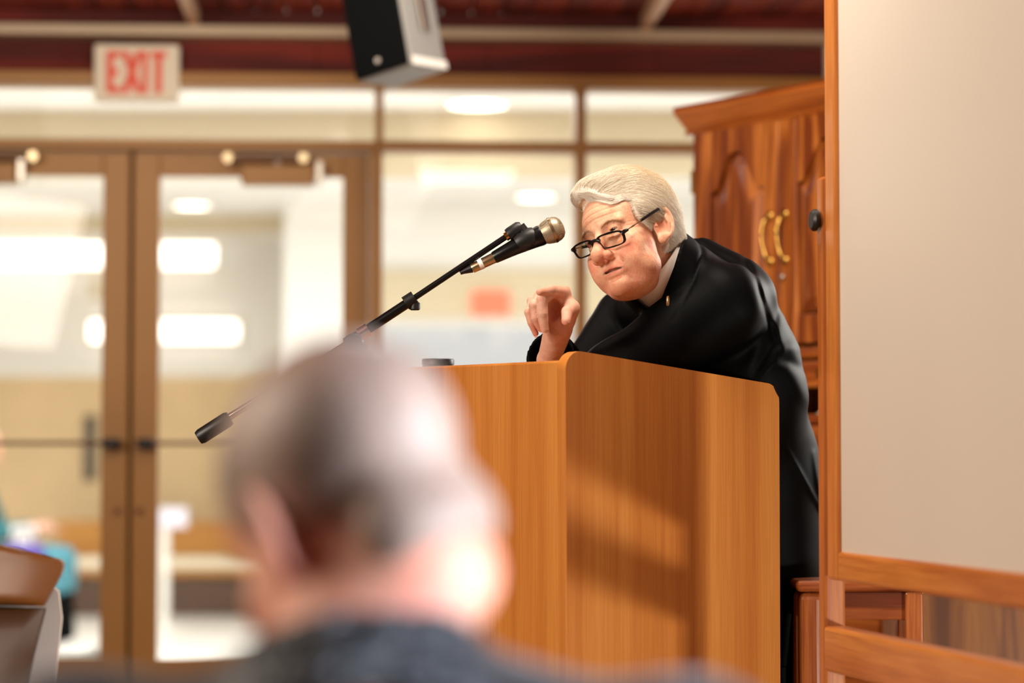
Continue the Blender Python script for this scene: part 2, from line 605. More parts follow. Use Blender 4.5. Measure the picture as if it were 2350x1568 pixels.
struct(MB().box((-4.0, -1.5, -0.10), (3.5, 8.6, 0.0)).build('floor', M['hall_floor']))
wl = MB()
wl.box((-4.1, -1.6, 0), (-4.0, 7.85, CEIL))
struct(wl.build('wall_left', M['panelling']))
wr = MB()
for a, b, z0, z1 in ((-1.6, -0.4, 0, CEIL), (2.35, 5.5, 0, CEIL), (7.0, 8.36, 0, CEIL), (-0.4, 2.35, 2.35, CEIL), (5.5, 7.0, 0, 0.9), (5.5, 7.0, 2.45, CEIL)):
    wr.box((3.3, a, z0), (3.4, b, z1))
struct(wr.build('wall_right', M['panelling']))
wf = MB()
wf.box((-4.1, -1.7, 0), (3.4, -1.6, CEIL))
struct(wf.build('wall_front', M['panelling']))
for n, (a, b, z0, z1) in (('window_4', (-0.4, 2.35, 0, 2.35)), ('window_5', (5.5, 7.0, 0.9, 2.45))):
    w = thing(n, loc=(3.35, (a + b) / 2, z0), kind='structure')
    h = (b - a) / 2
    MB().box((-.004, -h, 0), (.004, h, z1 - z0)).build('pane', M['glass'], w)
    f = MB()
    f.box((-.04, -h, 0), (.04, -h + .05, z1 - z0)).box((-.04, h - .05, 0), (.04, h, z1 - z0))
    f.box((-.04, -h, z1 - z0 - .05), (.04, h, z1 - z0)).box((-.04, -h, 0), (.04, h, .05))
    f.build('window_frame', M['bronze'], w)

# ------------------------------------------------------------------ lobby beyond the glass
LC = 2.70
struct(MB().box((-6.0, 8.62, -0.10), (4.2, 18.4, 0.0)).build('floor_lobby', M['lobby_floor']))
struct(MB().box((-6.0, 8.5, LC), (4.2, 18.4, LC + .1)).build('ceiling_lobby', M['lobby_ceiling']))
struct(MB().box((-6.1, 8.45, 0), (-6.0, 18.4, LC)).build('wall_lobby_left', M['lobby_tan']))
struct(MB().box((4.1, 8.7, 0), (4.2, 15.3, LC)).build('wall_lobby_right', M['lobby_white']))
fw = MB()
fw.box((-6.0, 18.0, 0), (-1.3, 18.2, 1.72))
struct(fw.build('wall_lobby_far', M['lobby_tan']))
struct(MB().box((-6.0, 18.0, 1.72), (-1.3, 18.2, LC)).build('wall_lobby_upper', M['lobby_white']))
mw = MB()
mw.box((-1.42, 15.0, 0), (-0.86, 15.2, LC)).box((-0.86, 15.0, 1.99), (1.9, 15.2, LC)).box((1.9, 15.0, 0), (4.2, 15.2, LC))
mw.box((-1.42, 15.2, 0), (-1.30, 18.1, LC))
struct(mw.build('wall_lobby_middle', M['lobby_white']))
struct(MB().box((-0.86, 14.93, 1.99), (1.9, 15.0, 2.28), .005).build('trim_15', M['lobby_header']))
struct(MB().box((-6.0, 10.95, 2.41), (4.1, 11.15, LC)).build('trim_16', M['lobby_header']))
struct(MB().box((-6.0, 15.7, 2.60), (-1.42, 15.9, LC)).build('trim_17', M['lobby_header']))
ed = thing('window_6', loc=(0.52, 15.1, 0), kind='structure')
MB().box((-1.38, -.004, 0), (1.38, .004, 1.99)).build('pane', M['glass'], ed)
f = MB()
f.box((-1.38, -.03, 0), (-1.33, .03, 1.99)).box((1.33, -.03, 0), (1.38, .03, 1.99)).box((-.02, -.03, 0), (.02, .03, 1.99)).box((-1.38, -.03, 1.94), (1.38, .03, 1.99))
f.build('window_frame', M['white_paint'], ed)

# recessed round downlights in the lobby ceiling
for i, (px, py, Y, lab) in enumerate((
        (440, 470, 15.1, 'round recessed ceiling lamp glowing seen through the right-hand door glass'),
        (1095, 235, 10.75, 'oval glowing ceiling lamp seen through the middle transom pane'),
        (1230, 462, 14.6, 'faint round ceiling lamp seen through the pane behind the microphone'))):
    p = at(px, py, Y)
    t = thing('downlight', lab, 'ceiling light', (p.x, p.y, LC), group='lobby downlights')
    r = 0.11 if i != 1 else 0.13
    MB().lathe([(r + .02, -.008), (r + .02, .0), (r, .0), (r, -.008), (r + .02, -.008)], 28, None, False).build('ring', M['white_paint'], t, smooth=True)
    MB().lathe([(r * .3, -.006), (r, -.004), (r, .004)], 28).build('lens', M['downlight'], t, smooth=True)
# linear lamps on the far lobby wall
for px0, px1, py0, py1, lab in ((-60, 492, 553, 612, 'long bright strip light high on the far lobby wall'),
                                (205, 545, 737, 783, 'shorter bright strip light lower on the far lobby wall')):
    a, b = at(px0, py1, 17.9), at(px1, py0, 17.9)
    t = thing('strip_light', lab, 'light', ((a.x + b.x) / 2, 17.98, a.z), group='lobby strip lights')
    h = (b.x - a.x) / 2
    MB().box((-h, -.10, 0), (h, -.02, b.z - a.z), .02).build('diffuser', M['tube_light'], t)
    MB().box((-h - .02, -.025, -.01), (h + .02, .019, b.z - a.z + .01), .004).build('housing', M['white_paint'], t)
p = at(225, 663, 17.9)
t = thing('wall_sconce', 'small pale yellow wall lamp beneath the long strip light', 'wall light', (p.x, 17.99, p.z))
MB().box((-.05, -.02, -.06), (.05, .009, .06), .006).build('back_plate', M['brass'], t)
MB().lathe([(.05, -.06), (.075, .06)], 18, Matrix.Translation((0, -.09, 0))).build('shade', M['sign_face'], t, smooth=True)
p = at(202, 1028, 17.9)
t = thing('notice_holder', 'dark narrow upright holder on the tan lobby wall', 'sign', (p.x, 17.99, p.z))
MB().box((-.042, -.04, -.24), (.042, .009, .24), .01).build('back_board', M['door_dark'], t)
MB().box((-.033, -.046, -.20), (.033, -.038, .16), .003).build('insert', plain('slate', '#564E46', 0.6), t)
p = at(1125, 697, 14.9)
t = thing('exit_sign', 'small red lit exit sign blurred above the far lobby doorway', 'sign', (p.x, 14.905, p.z))
MB().box((-.11, -.02, -.07), (.11, .024, .07), .008).build('sign_body', emit_mat('red_lit', '#FF6A4C', 0.6), t)
# long wooden pew against the far wall
pa, pb = at(120, 1200, 17.4), at(720, 1300, 17.4)
pw = thing('pew', 'long honey coloured wooden bench along the tan lobby wall', 'bench', ((pa.x + pb.x) / 2, 17.55, 0))
h = (pb.x - pa.x) / 2
MB().box((-h, -.02, .30), (h, .03, .66), .01).build('back_panel', M['bench_wood'], pw)
MB().box((-h, -.42, .28), (h, -.02, .325), .012).build('seat', M['bench_wood'], pw)
MB().box((-h + .02, -.40, .325), (h - .02, -.04, .41), .02).build('cushion', M['sign_face'], pw)
MB().box((-h, -.38, .0), (h, -.34, .28), .004).build('front_panel', M['brown_kick'], pw)
for k in range(4):
    xx = -h + .05 + k * (2 * h - .1) / 3
    MB().box((xx - .04, -.33, 0), (xx + .04, .03, .30), .01).build('leg', M['bench_wood'], pw)
mt = thing('floor_mat', 'dark mat on the lobby floor under the visitor in teal', 'mat', (-2.75, 13.65, 0))
MB().box((-.75, -.55, 0.001), (.62, .55, .014), .004).build('mat_body', M['door_dark'], mt)
# slim sign stand on the lobby floor
p = at(377, 1436, 15.9)
t = thing('sign_stand', 'slim white stand with a pale lavender plate behind the right door', 'sign', (p.x, 15.9, 0))
MB().lathe([(.14, 0), (.14, .012), (.03, .02)], 24).build('base', M['white_paint'], t, smooth=True)
MB().box((-.03, -.02, .015), (.03, .02, .68), .006).build('pole', M['white_paint'], t)
MB().box((-.035, -.035, .66), (.15, -.015, .79), .006).build('plate', M['lavender'], t)

# ================================================================== EXIT sign on the glazed wall
def exit_letters(root, w, h, y):
    """E X I T built from bars, centred, letters hw apart"""
    lw, st = w, h * 0.15
    gap = w * 0.22
    x = -(w * 3 + w * .34 + gap * 3) / 2
    z0, z1 = -h / 2, h / 2
    d0, d1 = y - .004, y + .002
    e = MB()
    e.box((x, d0, z0), (x + st, d1, z1))
    for zz in (z0, -st / 2, z1 - st):
        e.box((x + st * .9, d0, zz), (x + lw * (.94 if zz != -st / 2 else .78), d1, zz + st))
    e.build('letter', M['red'], root)
    x += w + gap
    m = MB()
    for s in (1, -1):
        q = st * .62
        pts = [(x + lw / 2 - s * lw / 2 - q * .9, z0), (x + lw / 2 - s * lw / 2 + q * .9, z0), (x + lw / 2 + s * lw / 2 + q * .9, z1), (x + lw / 2 + s * lw / 2 - q * .9, z1)]
        m.prism(pts, d0 - .0004 * (s > 0), d1)
    m.build('letter', M['red'], root)
    x += w + gap
    MB().box((x, d0, z0), (x + w * .34, d1, z1)).build('letter', M['red'], root)
    x += w * .34 + gap
    tt = MB()
    tt.box((x, d0, z1 - st), (x + lw, d1, z1)).box((x + lw / 2 - st / 2, d0, z0), (x + lw / 2 + st / 2, d1, z1 - st * .9))
    tt.build('letter', M['red'], root)


pe = at(313, 166, 8.0)
sg = thing('exit_sign', 'cream exit sign with red letters above the double door', 'sign', pe, rz=WYAW)
k = 8.0 / FPX
MB().box((-98 * k, 0, -66 * k), (98 * k, .05, 66 * k), .008).build('sign_body', M['sign_face'], sg)
MB().box((-.03, .05, .03), (.03, .12, .08)).build('bracket', M['sign_face'], sg)
exit_letters(sg, 34 * k, 98 * k, -.001)

# ================================================================== loudspeaker under the ceiling
pc = at(938, 147, 6.5)
sp = thing('loudspeaker', 'dark loudspeaker with grey side hanging tilted from the red ceiling', 'speaker', pc)
sp.rotation_mode = 'QUATERNION'
sp.rotation_quaternion = (Matrix.Rotation(math.radians(-10), 4, 'Y') @ Matrix.Rotation(math.radians(-4), 4, 'X') @ Matrix.Rotation(math.radians(-33), 4, 'Z')).to_quaternion()
sw, sd, sh = 0.185, 0.185, 0.33
MB().box((-sw, 0.012, 0), (0, sd, sh), .010).build('cabinet', M['speaker_grey'], sp)
MB().box((-sw + .004, -.004, .004), (-.004, .014, sh - .004), .006).build('grille', M['black_cloth'], sp)
MB().box((.0005, .02, .002), (.006, sd - .005, .026), .002).build('edge_trim', M['white_paint'], sp)
m = Matrix.Translation((-.095, -.003, .036)) @ Matrix.Rotation(math.pi / 2, 4, 'X')
MB().lathe([(.008, 0), (.008, .004), (.006, .006)], 16, m).build('badge', M['badge'], sp, smooth=True)
yk = MB()
yk.box((.006, sd * .45, .10), (.012, sd * .62, sh + .035), .002).box((-sw - .012, sd * .45, .10), (-sw - .006, sd * .62, sh + .035), .002)
yk.box((-sw - .012, sd * .45, sh + .03), (.012, sd * .62, sh + .038), .002)
yk.build('bracket', M['steel'], sp)
MB().tube([(-sw / 2, sd * .53, sh + .034), (-sw / 2 + .02, sd * .53, sh + .20)], .014, 12).build('hanger', M['steel'], sp, smooth=True)

# ================================================================== armoire in the corner
AX = Vector((0.58, -0.815, 0)).normalized()
pA = at(1570, 245, 6.1)
ang = math.atan2(AX.y, AX.x)
ar = thing('armoire', 'tall reddish oak armoire with arched raised panel doors and brass handles', 'cabinet', (pA.x, pA.y, 0), rz=ang)
AW, ADP, AH = 0.722, 0.46, pA.z
zt0, zl = AH - .07, 1.385


def awz(py, s):
    p = pA + AX * s
    return CAM_H + (1050 - py) * p.y / FPX


b = MB()
b.box((.012, .02, .06), (.032, ADP, zt0)).box((AW - .032, .02, .06), (AW - .012, ADP, zt0))
b.box((.012, ADP - .02, .06), (AW - .012, ADP, zt0)).box((.032, .022, zt0 - .02), (AW - .032, ADP - .02, zt0))
b.box((.032, .022, zl - .03), (AW - .032, ADP - .02, zl)).box((.032, .022, .06), (AW - .032, ADP - .02, .08))
b.box((.012, .02, zl - .03), (.036, .034, zt0)).box((AW - .036, .02, zl - .03), (AW - .012, .034, zt0))
b.build('carcass', M['oak_dark'], ar)
c = MB()
prof = [(0.0, 0.0), (-.006, .012), (-.012, .02), (-.03, .045), (-.036, .05), (-.036, .07), (.05, .07), (.05, 0.0)]
for (x0, x1) in ((-.024, AW + .024),):
    va = [c.bm.verts.new((x0 + (0 if y > -.001 else y * .5 + .018), y + .02, z + zt0)) for y, z in prof]
    vb = [c.bm.verts.new((x1 - (0 if y > -.001 else y * .5 + .018), y + .02, z + zt0)) for y, z in prof]
    n = len(prof)
    c.bm.faces.new(va)
    c.bm.faces.new(list(reversed(vb)))
    for i in range(n):
        c.bm.faces.new((va[i], vb[i], vb[(i + 1) % n], va[(i + 1) % n]))
c.box((-.02, .06, zt0), (AW + .02, ADP + .01, zt0 + .07), .008)
c.build('crown', M['oak_dark_x'], ar)
MB().box((-.012, -.006, zl - .03), (AW + .012, .03, zl - .004), .008).build('waist_moulding', M['oak_dark_x'], ar)


def arch_z(u, w, z_low, z_hi):
    """cathedral arch height at u in [0,w]"""
    t = abs(u / w - .5) * 2
    if t > .86:
        return z_low
    t = min(1, max(0, (t - .12) / .74))
    return z_low + (z_hi - z_low) * (1 - t * t * (3 - 2 * t))


def arch_door(x0, x1, z0, z1, handle_right):
    """raised panel door: frame with an arched opening, fielded panel set in it"""
    w, fw_ = x1 - x0, .058
    ow = w - 2 * fw_
    zlo, zhi = z1 - .155, z1 - .06
    nn = 24
    arc = [(x0 + fw_ + ow * i / nn, arch_z(ow * i / nn, ow, zlo, zhi)) for i in range(nn + 1)]
    d = MB()
    y0, y1 = -.002, .020
    d.box((x0, y0, z0), (x0 + fw_, y1, z1), .004)
    d.box((x1 - fw_, y0, z0), (x1, y1, z1), .004)
    d.box((x0 + fw_, y0, z0), (x1 - fw_, y1, z0 + .07), .004)
    d.prism(arc + [(x1 - fw_, z1), (x0 + fw_, z1)], y0, y1)
    dr = d.build('door', M['oak_dark'], ar)
    pnl = MB()
    g = .004
    outer = [(x0 + fw_ + g, z0 + .07 + g)] + [(p[0], p[1] - g) for p in arc] + [(x1 - fw_ - g, z0 + .07 + g)]
    inn = .034
    cx = (x0 + x1) / 2
    inner = []
    for (px_, pz_) in outer:
        q = px_ + (inn if px_ < cx else -inn) * min(1, abs(px_ - cx) / (ow / 2 * .7))
        inner.append((q, pz_ + (inn if pz_ < z0 + .1 else -inn)))
    vo = [pnl.bm.verts.new((p[0], .010, p[1])) for p in outer]
    vi = [pnl.bm.verts.new((p[0], -.004, p[1])) for p in inner]
    n = len(outer)
    for i in range(n):
        pnl.bm.faces.new((vo[i], vo[(i + 1) % n], vi[(i + 1) % n], vi[i]))
    pnl.bm.faces.new(vi)
    pnl.build('raised_panel', M['oak_dark'], dr)
    hx = x1 - .032 if handle_right else x0 + .018
    return dr, hx


def pull(door, hx, z0, z1, lean):
    b = MB()
    pts, rr = [], []
    n = 26
    for i in range(n + 1):
        t = i / n
        z = z1 + (z0 - z1) * t
        pts.append((hx - .010 * math.sin(math.pi * t ** .62) * lean, -.006 - .015 * math.sin(math.pi * t) ** .6, z))
        rr.append(.0030 + .0036 * math.exp(-((t - .12) / .08) ** 2) + .0034 * math.exp(-((t - .34) / .08) ** 2) + .0030 * math.exp(-((t - .9) / .10) ** 2))
    b.tube(pts, rr, 12)
    for z in (z0, z1):
        b.lathe([(.012, 0), (.013, .004), (.008, .008)], 14, Matrix.Translation((hx, -.001, z)) @ Matrix.Rotation(math.pi / 2, 4, 'X'))
    return b.build('handle', M['brass'], door, smooth=True)


zd0, zd1 = zl + .006, zt0 - .006
dA, hA = arch_door(.038, AW / 2 - .002, zd0, zd1, True)
dB, hB = arch_door(AW / 2 + .002, AW - .038, zd0, zd1, False)
hz1, hz0 = awz(492, .36), awz(598, .36)
pull(dA, hA, hz0, hz1, 1)
pull(dB, hB, hz0, hz1, 1)
MB().lathe([(.008, 0), (.009, .004), (.005, .008)], 14, Matrix.Translation((hB - .012, -.001, hz0 - .04)) @ Matrix.Rotation(math.pi / 2, 4, 'X')).build('keyhole_plate', M['steel'], dB, smooth=True)
for zz in (zd1 - .12, zd0 + .10):
    MB().box((.030, -.006, zz - .03), (.042, .0, zz + .03), .003).build('hinge', M['brass'], dA)
# lower half: drawer, open shelf, drawers
zs = [zl - .034, 1.275, 1.245, 1.13, .98, .72, .44, .09]
for i, (z1, z0) in enumerate(((zl - .036, 1.285), (1.195, 1.04), (1.032, .80), (.792, .48), (.472, .10))):
    d = MB().box((.036, .0, z0), (AW - .036, .022, z1), .006).build('drawer', M['oak_dark_x'], ar)
    for hx in (.2, AW - .2):
        MB().lathe([(.006, 0), (.006, .012), (.014, .018), (.012, .026)], 14, Matrix.Translation((hx, .0, (z0 + z1) / 2)) @ Matrix.Rotation(math.pi / 2, 4, 'X')).build('knob', M['brass'], d, smooth=True)
MB().box((.032, .012, 1.20), (AW - .032, ADP - .02, 1.222), .004).build('shelf', M['oak_dark_x'], ar)
MB().box((.0, .0, .0), (AW, ADP, .06), .006).build('plinth', M['oak_dark_x'], ar)
pp = ar.matrix_basis
bpy.context.view_layer.update()
q = Matrix.Translation((pA.x, pA.y, 0)) @ Matrix.Rotation(ang, 4, 'Z') @ Vector((.50, .06, 1.223))
pb = thing('papers', 'small stack of pale papers on the armoire shelf', 'papers', q, rz=ang)
for k in range(3):
    MB().box((-.045 + .01 * k, -.03, .004 * k), (.02, .09 - .01 * k, .004 * k + .0036), .001, Matrix.Rotation(.1 * k, 4, 'Z')).build('sheet', M['paper'], pb)

# ================================================================== lectern
LC0 = Vector((0.0925, 3.95, 0))
EF = Vector((-0.643, 0.766, 0))
ES = Vector((0.766, 0.643, 0))
LW, LD = 0.66, 0.495
lang = math.atan2(ES.y, ES.x)
# local frame: x along the side panel (front to back), y along the front panel, origin at the near corner
lec = thing('lectern', 'tall honey oak lectern with rounded side panels, the speaker leaning on it', 'lectern', LC0, rz=lang)
zf, zsd, zsb = 1.280, 1.294, 1.2505


def side_pts(r=.032):
    pts = [(0, .0), (LD, .0)]
    def arc(cx, cz, a0, a1, n=14):
        return [(cx + r * math.cos(a0 + (a1 - a0) * i / n), cz + r * math.sin(a0 + (a1 - a0) * i / n)) for i in range(n + 1)]
    sl = math.atan2(zsb - zsd, LD)
    pts += arc(LD - r, zsb - r, 0, math.pi / 2 + sl)
    pts += arc(r * .8, zsd - r, math.pi / 2 + sl, math.pi)
    return pts


for yy in (0.0, LW - .022):
    MB().prism(side_pts(), yy, yy + .022, None, .003).build('side_panel', M['oak_lectern'], lec)
MB().box((.012, .022, .0), (.032, LW - .022, zf), .004).build('front_panel', M['oak_lectern'], lec)
MB().box((.030, .022, zf - .075), (.115, LW - .022, zf - .055), .003).build('ledge', M['oak_edge'], lec)
rd = MB()
za, zb = zf - .075, zsb - .085
rd.prism([(.105, za - .018), (LD - .03, zb - .018), (LD - .03, zb), (.105, za)], .022, LW - .022, None, .002)
rd.build('reading_surface', M['oak_edge'], lec)
MB().box((LD - .045, .022, zb - .02), (LD - .028, LW - .022, zb + .014), .004).build('book_stop', M['oak_edge'], lec)
MB().box((.034, .024, .62), (LD - .02, LW - .024, .64), .003).build('shelf', M['oak_edge'], lec)
MB().box((.034, .024, .06), (LD - .02, LW - .024, .08), .003).build('bottom_shelf', M['oak_edge'], lec)

# little round tin standing on the ledge
# ledge top is hidden behind the front panel
pt = at(1005, 838, 4.327)
tin = thing('round_tin', 'low round black tin standing on the lectern behind its front edge', 'tin', (pt.x, pt.y, zf - .0545))
hz = at(1005, 825, pt.y).z - (zf - .055)
MB().lathe([(.0275, 0), (.0285, .003), (.0285, hz - .012), (.0275, hz - .011)], 36).build('tin_body', M['black_plastic'], tin, smooth=True)
MB().lathe([(.0292, hz - .010), (.0292, hz - .002), (.0278, hz)], 36).build('lid', M['black_plastic'], tin, smooth=True)

# ================================================================== microphone on its boom stand
YM = 4.14
ms = thing('microphone_stand', 'black boom microphone stand with chrome rod reaching over the lectern', 'microphone stand', (at(800, 800, YM).x, YM + .0, 0))
MO = ms.location.copy()


def mp(px, py, dy=0.0):
    return at(px, py, YM + dy) - MO


pv = mp(812, 786)
b = MB()
b.tube([mp(527, 957), mp(838, 764)], .0062, 14)
b.build('rear_rod', M['chrome'], ms, smooth=True)
b = MB()
b.tube([mp(455, 1006), mp(462, 1001.5), mp(522, 963), mp(528, 959.5)], [.0115, .0135, .0135, .0115], 18)
b.build('counterweight', M['black_plastic'], ms, smooth=True)
b = MB()
b.tube([mp(838, 760), mp(940, 693)], .0085, 16)
b.build('boom_tube', M['black_metal'], ms, smooth=True)
b = MB()
b.tube([mp(826, 768), mp(846, 755)], .0118, 16)
b.build('tube_collar', M['chrome'], ms, smooth=True)
b = MB()
b.tube([mp(930, 697), mp(952, 683)], .0125, 16)
b.tube([mp(944, 690), mp(951, 699)], .0085, 12)
b.lathe([(.007, -.007), (.0092, -.005), (.0092, .005), (.007, .007)], 14, Matrix.Translation(mp(952, 703)))
b.build('boom_clutch', M['black_plastic'], ms, smooth=True)
b = MB()
b.tube([mp(948, 686), mp(1166, 540.5)], .0052, 14)
b.build('boom_rod', M['black_metal'], ms, smooth=True)
b = MB()
b.tube([mp(800, 799), mp(830, 780)], .019, 16)
b.lathe([(.016, -.02), (.018, -.016), (.018, .016), (.016, .02)], 16, Matrix.Translation(mp(812, 790)) @ Matrix.Rotation(math.pi / 2, 4, 'X'))
b.build('boom_pivot', M['black_plastic'], ms, smooth=True)
pz = mp(812, 795)
b = MB()
b.tube([(pz.x, 0, .05), (pz.x, 0, .72)], .011, 14)
b.tube([(pz.x, 0, .70), (pz.x, 0, pz.z)], .008, 14)
b.lathe([(.014, .66), (.017, .67), (.017, .73), (.012, .74)], 16, Matrix.Translation((pz.x, 0, 0)))
b.build('upright', M['black_metal'], ms, smooth=True)
b = MB()
b.lathe([(.13, 0), (.13, .012), (.11, .02), (.03, .035), (.02, .06)], 32, Matrix.Translation((pz.x, 0, 0)))
b.build('base', M['black_metal'], ms, smooth=True)
# clip on the end of the boom
b = MB()
b.tube([mp(1160, 544.5), mp(1167, 540)], .0078, 14)
b.build('thread_ring', M['brass'], ms, smooth=True)
b = MB()
b.tube([mp(1166, 541), mp(1172, 537), mp(1192, 523), mp(1198, 519)], [.0115, .0125, .012, .0085], 16)
b.tube([mp(1192, 521), mp(1201, 531), mp(1204, 545)], [.0105, .010, .012], 14)
b.tube([mp(1186, 562), mp(1194, 557), mp(1222, 545), mp(1230, 541)], [.0150, .0182, .0185, .0160], 20)
b.build('clip', M['black_plastic'], ms, smooth=True)
# cable taped along the boom
b = MB()
b.tube([mp(1062, 624, -.004), mp(1040, 633, -.006), mp(1005, 652, -.009), mp(965, 677, -.011), mp(920, 697, -.013), mp(880, 724, -.014), mp(843, 752, -.016),
        mp(800, 786, -.02), mp(700, 846, -.012), mp(600, 910, -.012), mp(560, 950, -.01), mp(590, 1120, .02), mp(600, 1300, .06), (mp(620, 1400).x, .1, .008), (pz.x - .2, .25, .006)], .0028, 8)
cable = b.build('microphone_cable', M['black_plastic'], None, loc=MO, smooth=True)
tag(cable, 'thin black microphone cable running along the boom', 'cable')
# the microphone
mic = thing('microphone', 'black handheld microphone with a silver mesh head in a clip', 'microphone', at(1190, 563, YM))
MC = mic.location.copy()


def mq(px, py):
    return at(px, py, YM) - MC


b = MB()
b.tube([mq(1133, 592), mq(1136, 590.5), mq(1180, 568), mq(1222, 549), mq(1240, 541), mq(1244, 539)], [.0098, .0108, .0138, .0165, .0182, .0176], 28)
b.build('mic_body', M['black_metal'], mic, smooth=True)
axis = (mq(1283, 522) - mq(1240, 541)).normalized()
rotm = axis.to_track_quat('Z', 'Y').to_matrix().to_4x4()
gm = Matrix.Translation(mq(1240, 541)) @ rotm
mesh_m, nt, bb = base_mat('mic_mesh')
tc = nt.nodes.new('ShaderNodeTexCoord')
mpn = nt.nodes.new('ShaderNodeMapping')
mpn.inputs['Scale'].default_value = (900, 900, 900)
ck = nt.nodes.new('ShaderNodeTexChecker')
ck.inputs['Scale'].default_value = 1.0
ck.inputs['Color1'].default_value = lin('#C2B49A')
ck.inputs['Color2'].default_value = lin('#6E6350')
nt.links.new(tc.outputs['Object'], mpn.inputs['Vector'])
nt.links.new(mpn.outputs['Vector'], ck.inputs['Vector'])
nt.links.new(ck.outputs['Color'], bb.inputs['Base Color'])
bb.inputs['Metallic'].default_value = 0.6
bb.inputs['Roughness'].default_value = 0.42
prof = [(.0165, .0), (.0172, .004), (.0200, .010), (.0218, .017), (.0222, .0205)]
b = MB().lathe(prof, 36, gm)
b.lathe([(.0222, .0250), (.0215, .031), (.0185, .037), (.0125, .0415), (.005, .0432), (.001, .0434)], 36, gm)
b.build('mesh_head', mesh_m, mic, smooth=True)
b = MB().lathe([(.0218, .0200), (.0231, .0206), (.0231, .0250), (.0218, .0256)], 36, gm)
b.build('mesh_band', M['nickel'], mic, smooth=True)
b = MB().tube([mq(1083, 616.5), mq(1085, 615.5), mq(1132, 593), mq(1134, 592)], [.0082, .0088, .0095, .0095], 20)
con = b.build('connector', M['nickel'], mic, smooth=True)
b = MB().tube([mq(1099, 608.8), mq(1108, 604.5)], [.0096, .0096], 20)
b.build('connector_band', M['white_paint'], con, smooth=True)
b = MB().tube([mq(1056, 627), mq(1062, 624), mq(1083, 616)], [.0034, .0042, .0078], 16)
b.build('strain_relief', M['black_plastic'], con, smooth=True)

# ================================================================== pivoting white board on an oak stand
BU = Vector((0.19, -0.98, 0)).normalized()
pB = Vector((0.519, 3.9, 0))
bang = math.atan2(BU.y, BU.x)
# local: x along the board towards the viewer, y = away from the white face's side, z up
bd = thing('display_board', 'big white pivoting board in an oak frame on a floor stand', 'board', pB, rz=bang)
FT = .036
bl = 1.60
z0b, z1b = .925, 2.08
fr_w = .052
# white face looks to local -y ... the hall's left
fx0, fx1 = .012, bl
MB().box((fx0, -FT / 2, z0b), (fx0 + fr_w, FT / 2, z1b), .006).build('frame_stile', M['oak_board'], bd)
MB().box((fx1 - fr_w, -FT / 2, z0b), (fx1, FT / 2, z1b), .006).build('frame_stile', M['oak_board'], bd)
MB().box((fx0 + fr_w, -FT / 2, z0b), (fx1 - fr_w, FT / 2, z0b + .046), .006).build('frame_rail', M['oak_board_x'], bd)
MB().box((fx0 + fr_w, -FT / 2, z1b - .046), (fx1 - fr_w, FT / 2, z1b), .006).build('frame_rail', M['oak_board_x'], bd)
MB().box((fx0 + fr_w - .004, -.010, z0b + .040), (fx1 - fr_w + .004, .010, z1b - .040)).build('white_panel', M['white_board'], bd)
ux = -.030
for u0 in (ux, bl + .012):
    MB().box((u0, -.018, .06), (u0 + .030, .018, 1.575), .005).build('upright', M['oak_board'], bd)
    MB().box((u0 - .0, -.26, .03), (u0 + .04, .26, .075), .01).build('foot', M['oak_board'], bd)
    for yy in (-.235, .235):
        MB().lathe([(.010, .0), (.018, .004), (.018, .028), (.010, .032)], 14, Matrix.Translation((u0 + .02, yy, 0))).build('caster', M['black_plastic'], bd, smooth=True)
MB().box((0, -.020, .778), (bl + .012, .020, .850), .006).build('stretcher', M['oak_board_x'], bd)
zk = CAM_H + (1050 - 507) * 3.93 / FPX
for u0 in (ux + .015, bl + .027):
    b = MB()
    b.lathe([(.014, 0), (.018, .003), (.018, .008), (.014, .012)], 18, Matrix.Translation((u0, -.020, zk)) @ Matrix.Rotation(math.pi / 2, 4, 'X'))
    b.tube([(u0, .03, zk), (u0, -.02, zk)], .006, 10)
    b.build('pivot_knob', M['black_plastic'], bd, smooth=True)
    MB().lathe([(.010, 0), (.013, .003), (.013, .008)], 18, Matrix.Translation((u0, .032, zk)) @ Matrix.Rotation(math.pi / 2, 4, 'X')).build('pivot_knob', M['black_plastic'], bd, smooth=True)

# ================================================================== small oak table right of the speaker
YT = 4.30
pa, pb2 = at(1832, 1333, YT), at(2122, 1333, YT)
tb = thing('side_table', 'oak side table with rounded legs standing behind the display board', 'table', (pa.x, YT, 0))
tw, tz = pb2.x - pa.x, pa.z
td = .13
MB().box((-.004, -.004, tz - .020), (tw + .004, td, tz), .008, seg=3).build('table_top', M['oak_table_x'], tb)
lw = .040
for (x, y) in ((.002, 0), (tw - .034, 0), (.002, td - .045), (tw - .034, td - .045)):
    MB().box((x, y, 0), (x + (lw + .004 if x < .1 else .032), y + lw, tz - .020), .014 if x < .1 else .004, seg=4).build('leg', M['oak_table'], tb)
MB().box((.03, .010, tz - .070), (tw - .03, .026, tz - .020), .002).build('apron', M['oak_table_x'], tb)
MB().box((.03, td - .03, tz - .070), (tw - .03, td - .014, tz - .020), .002).build('apron', M['oak_table_x'], tb)
for x in (.012, tw - .022):
    MB().box((x, .03, tz - .070), (x + .014, td - .03, tz - .020), .002).build('apron', M['oak_table'], tb)

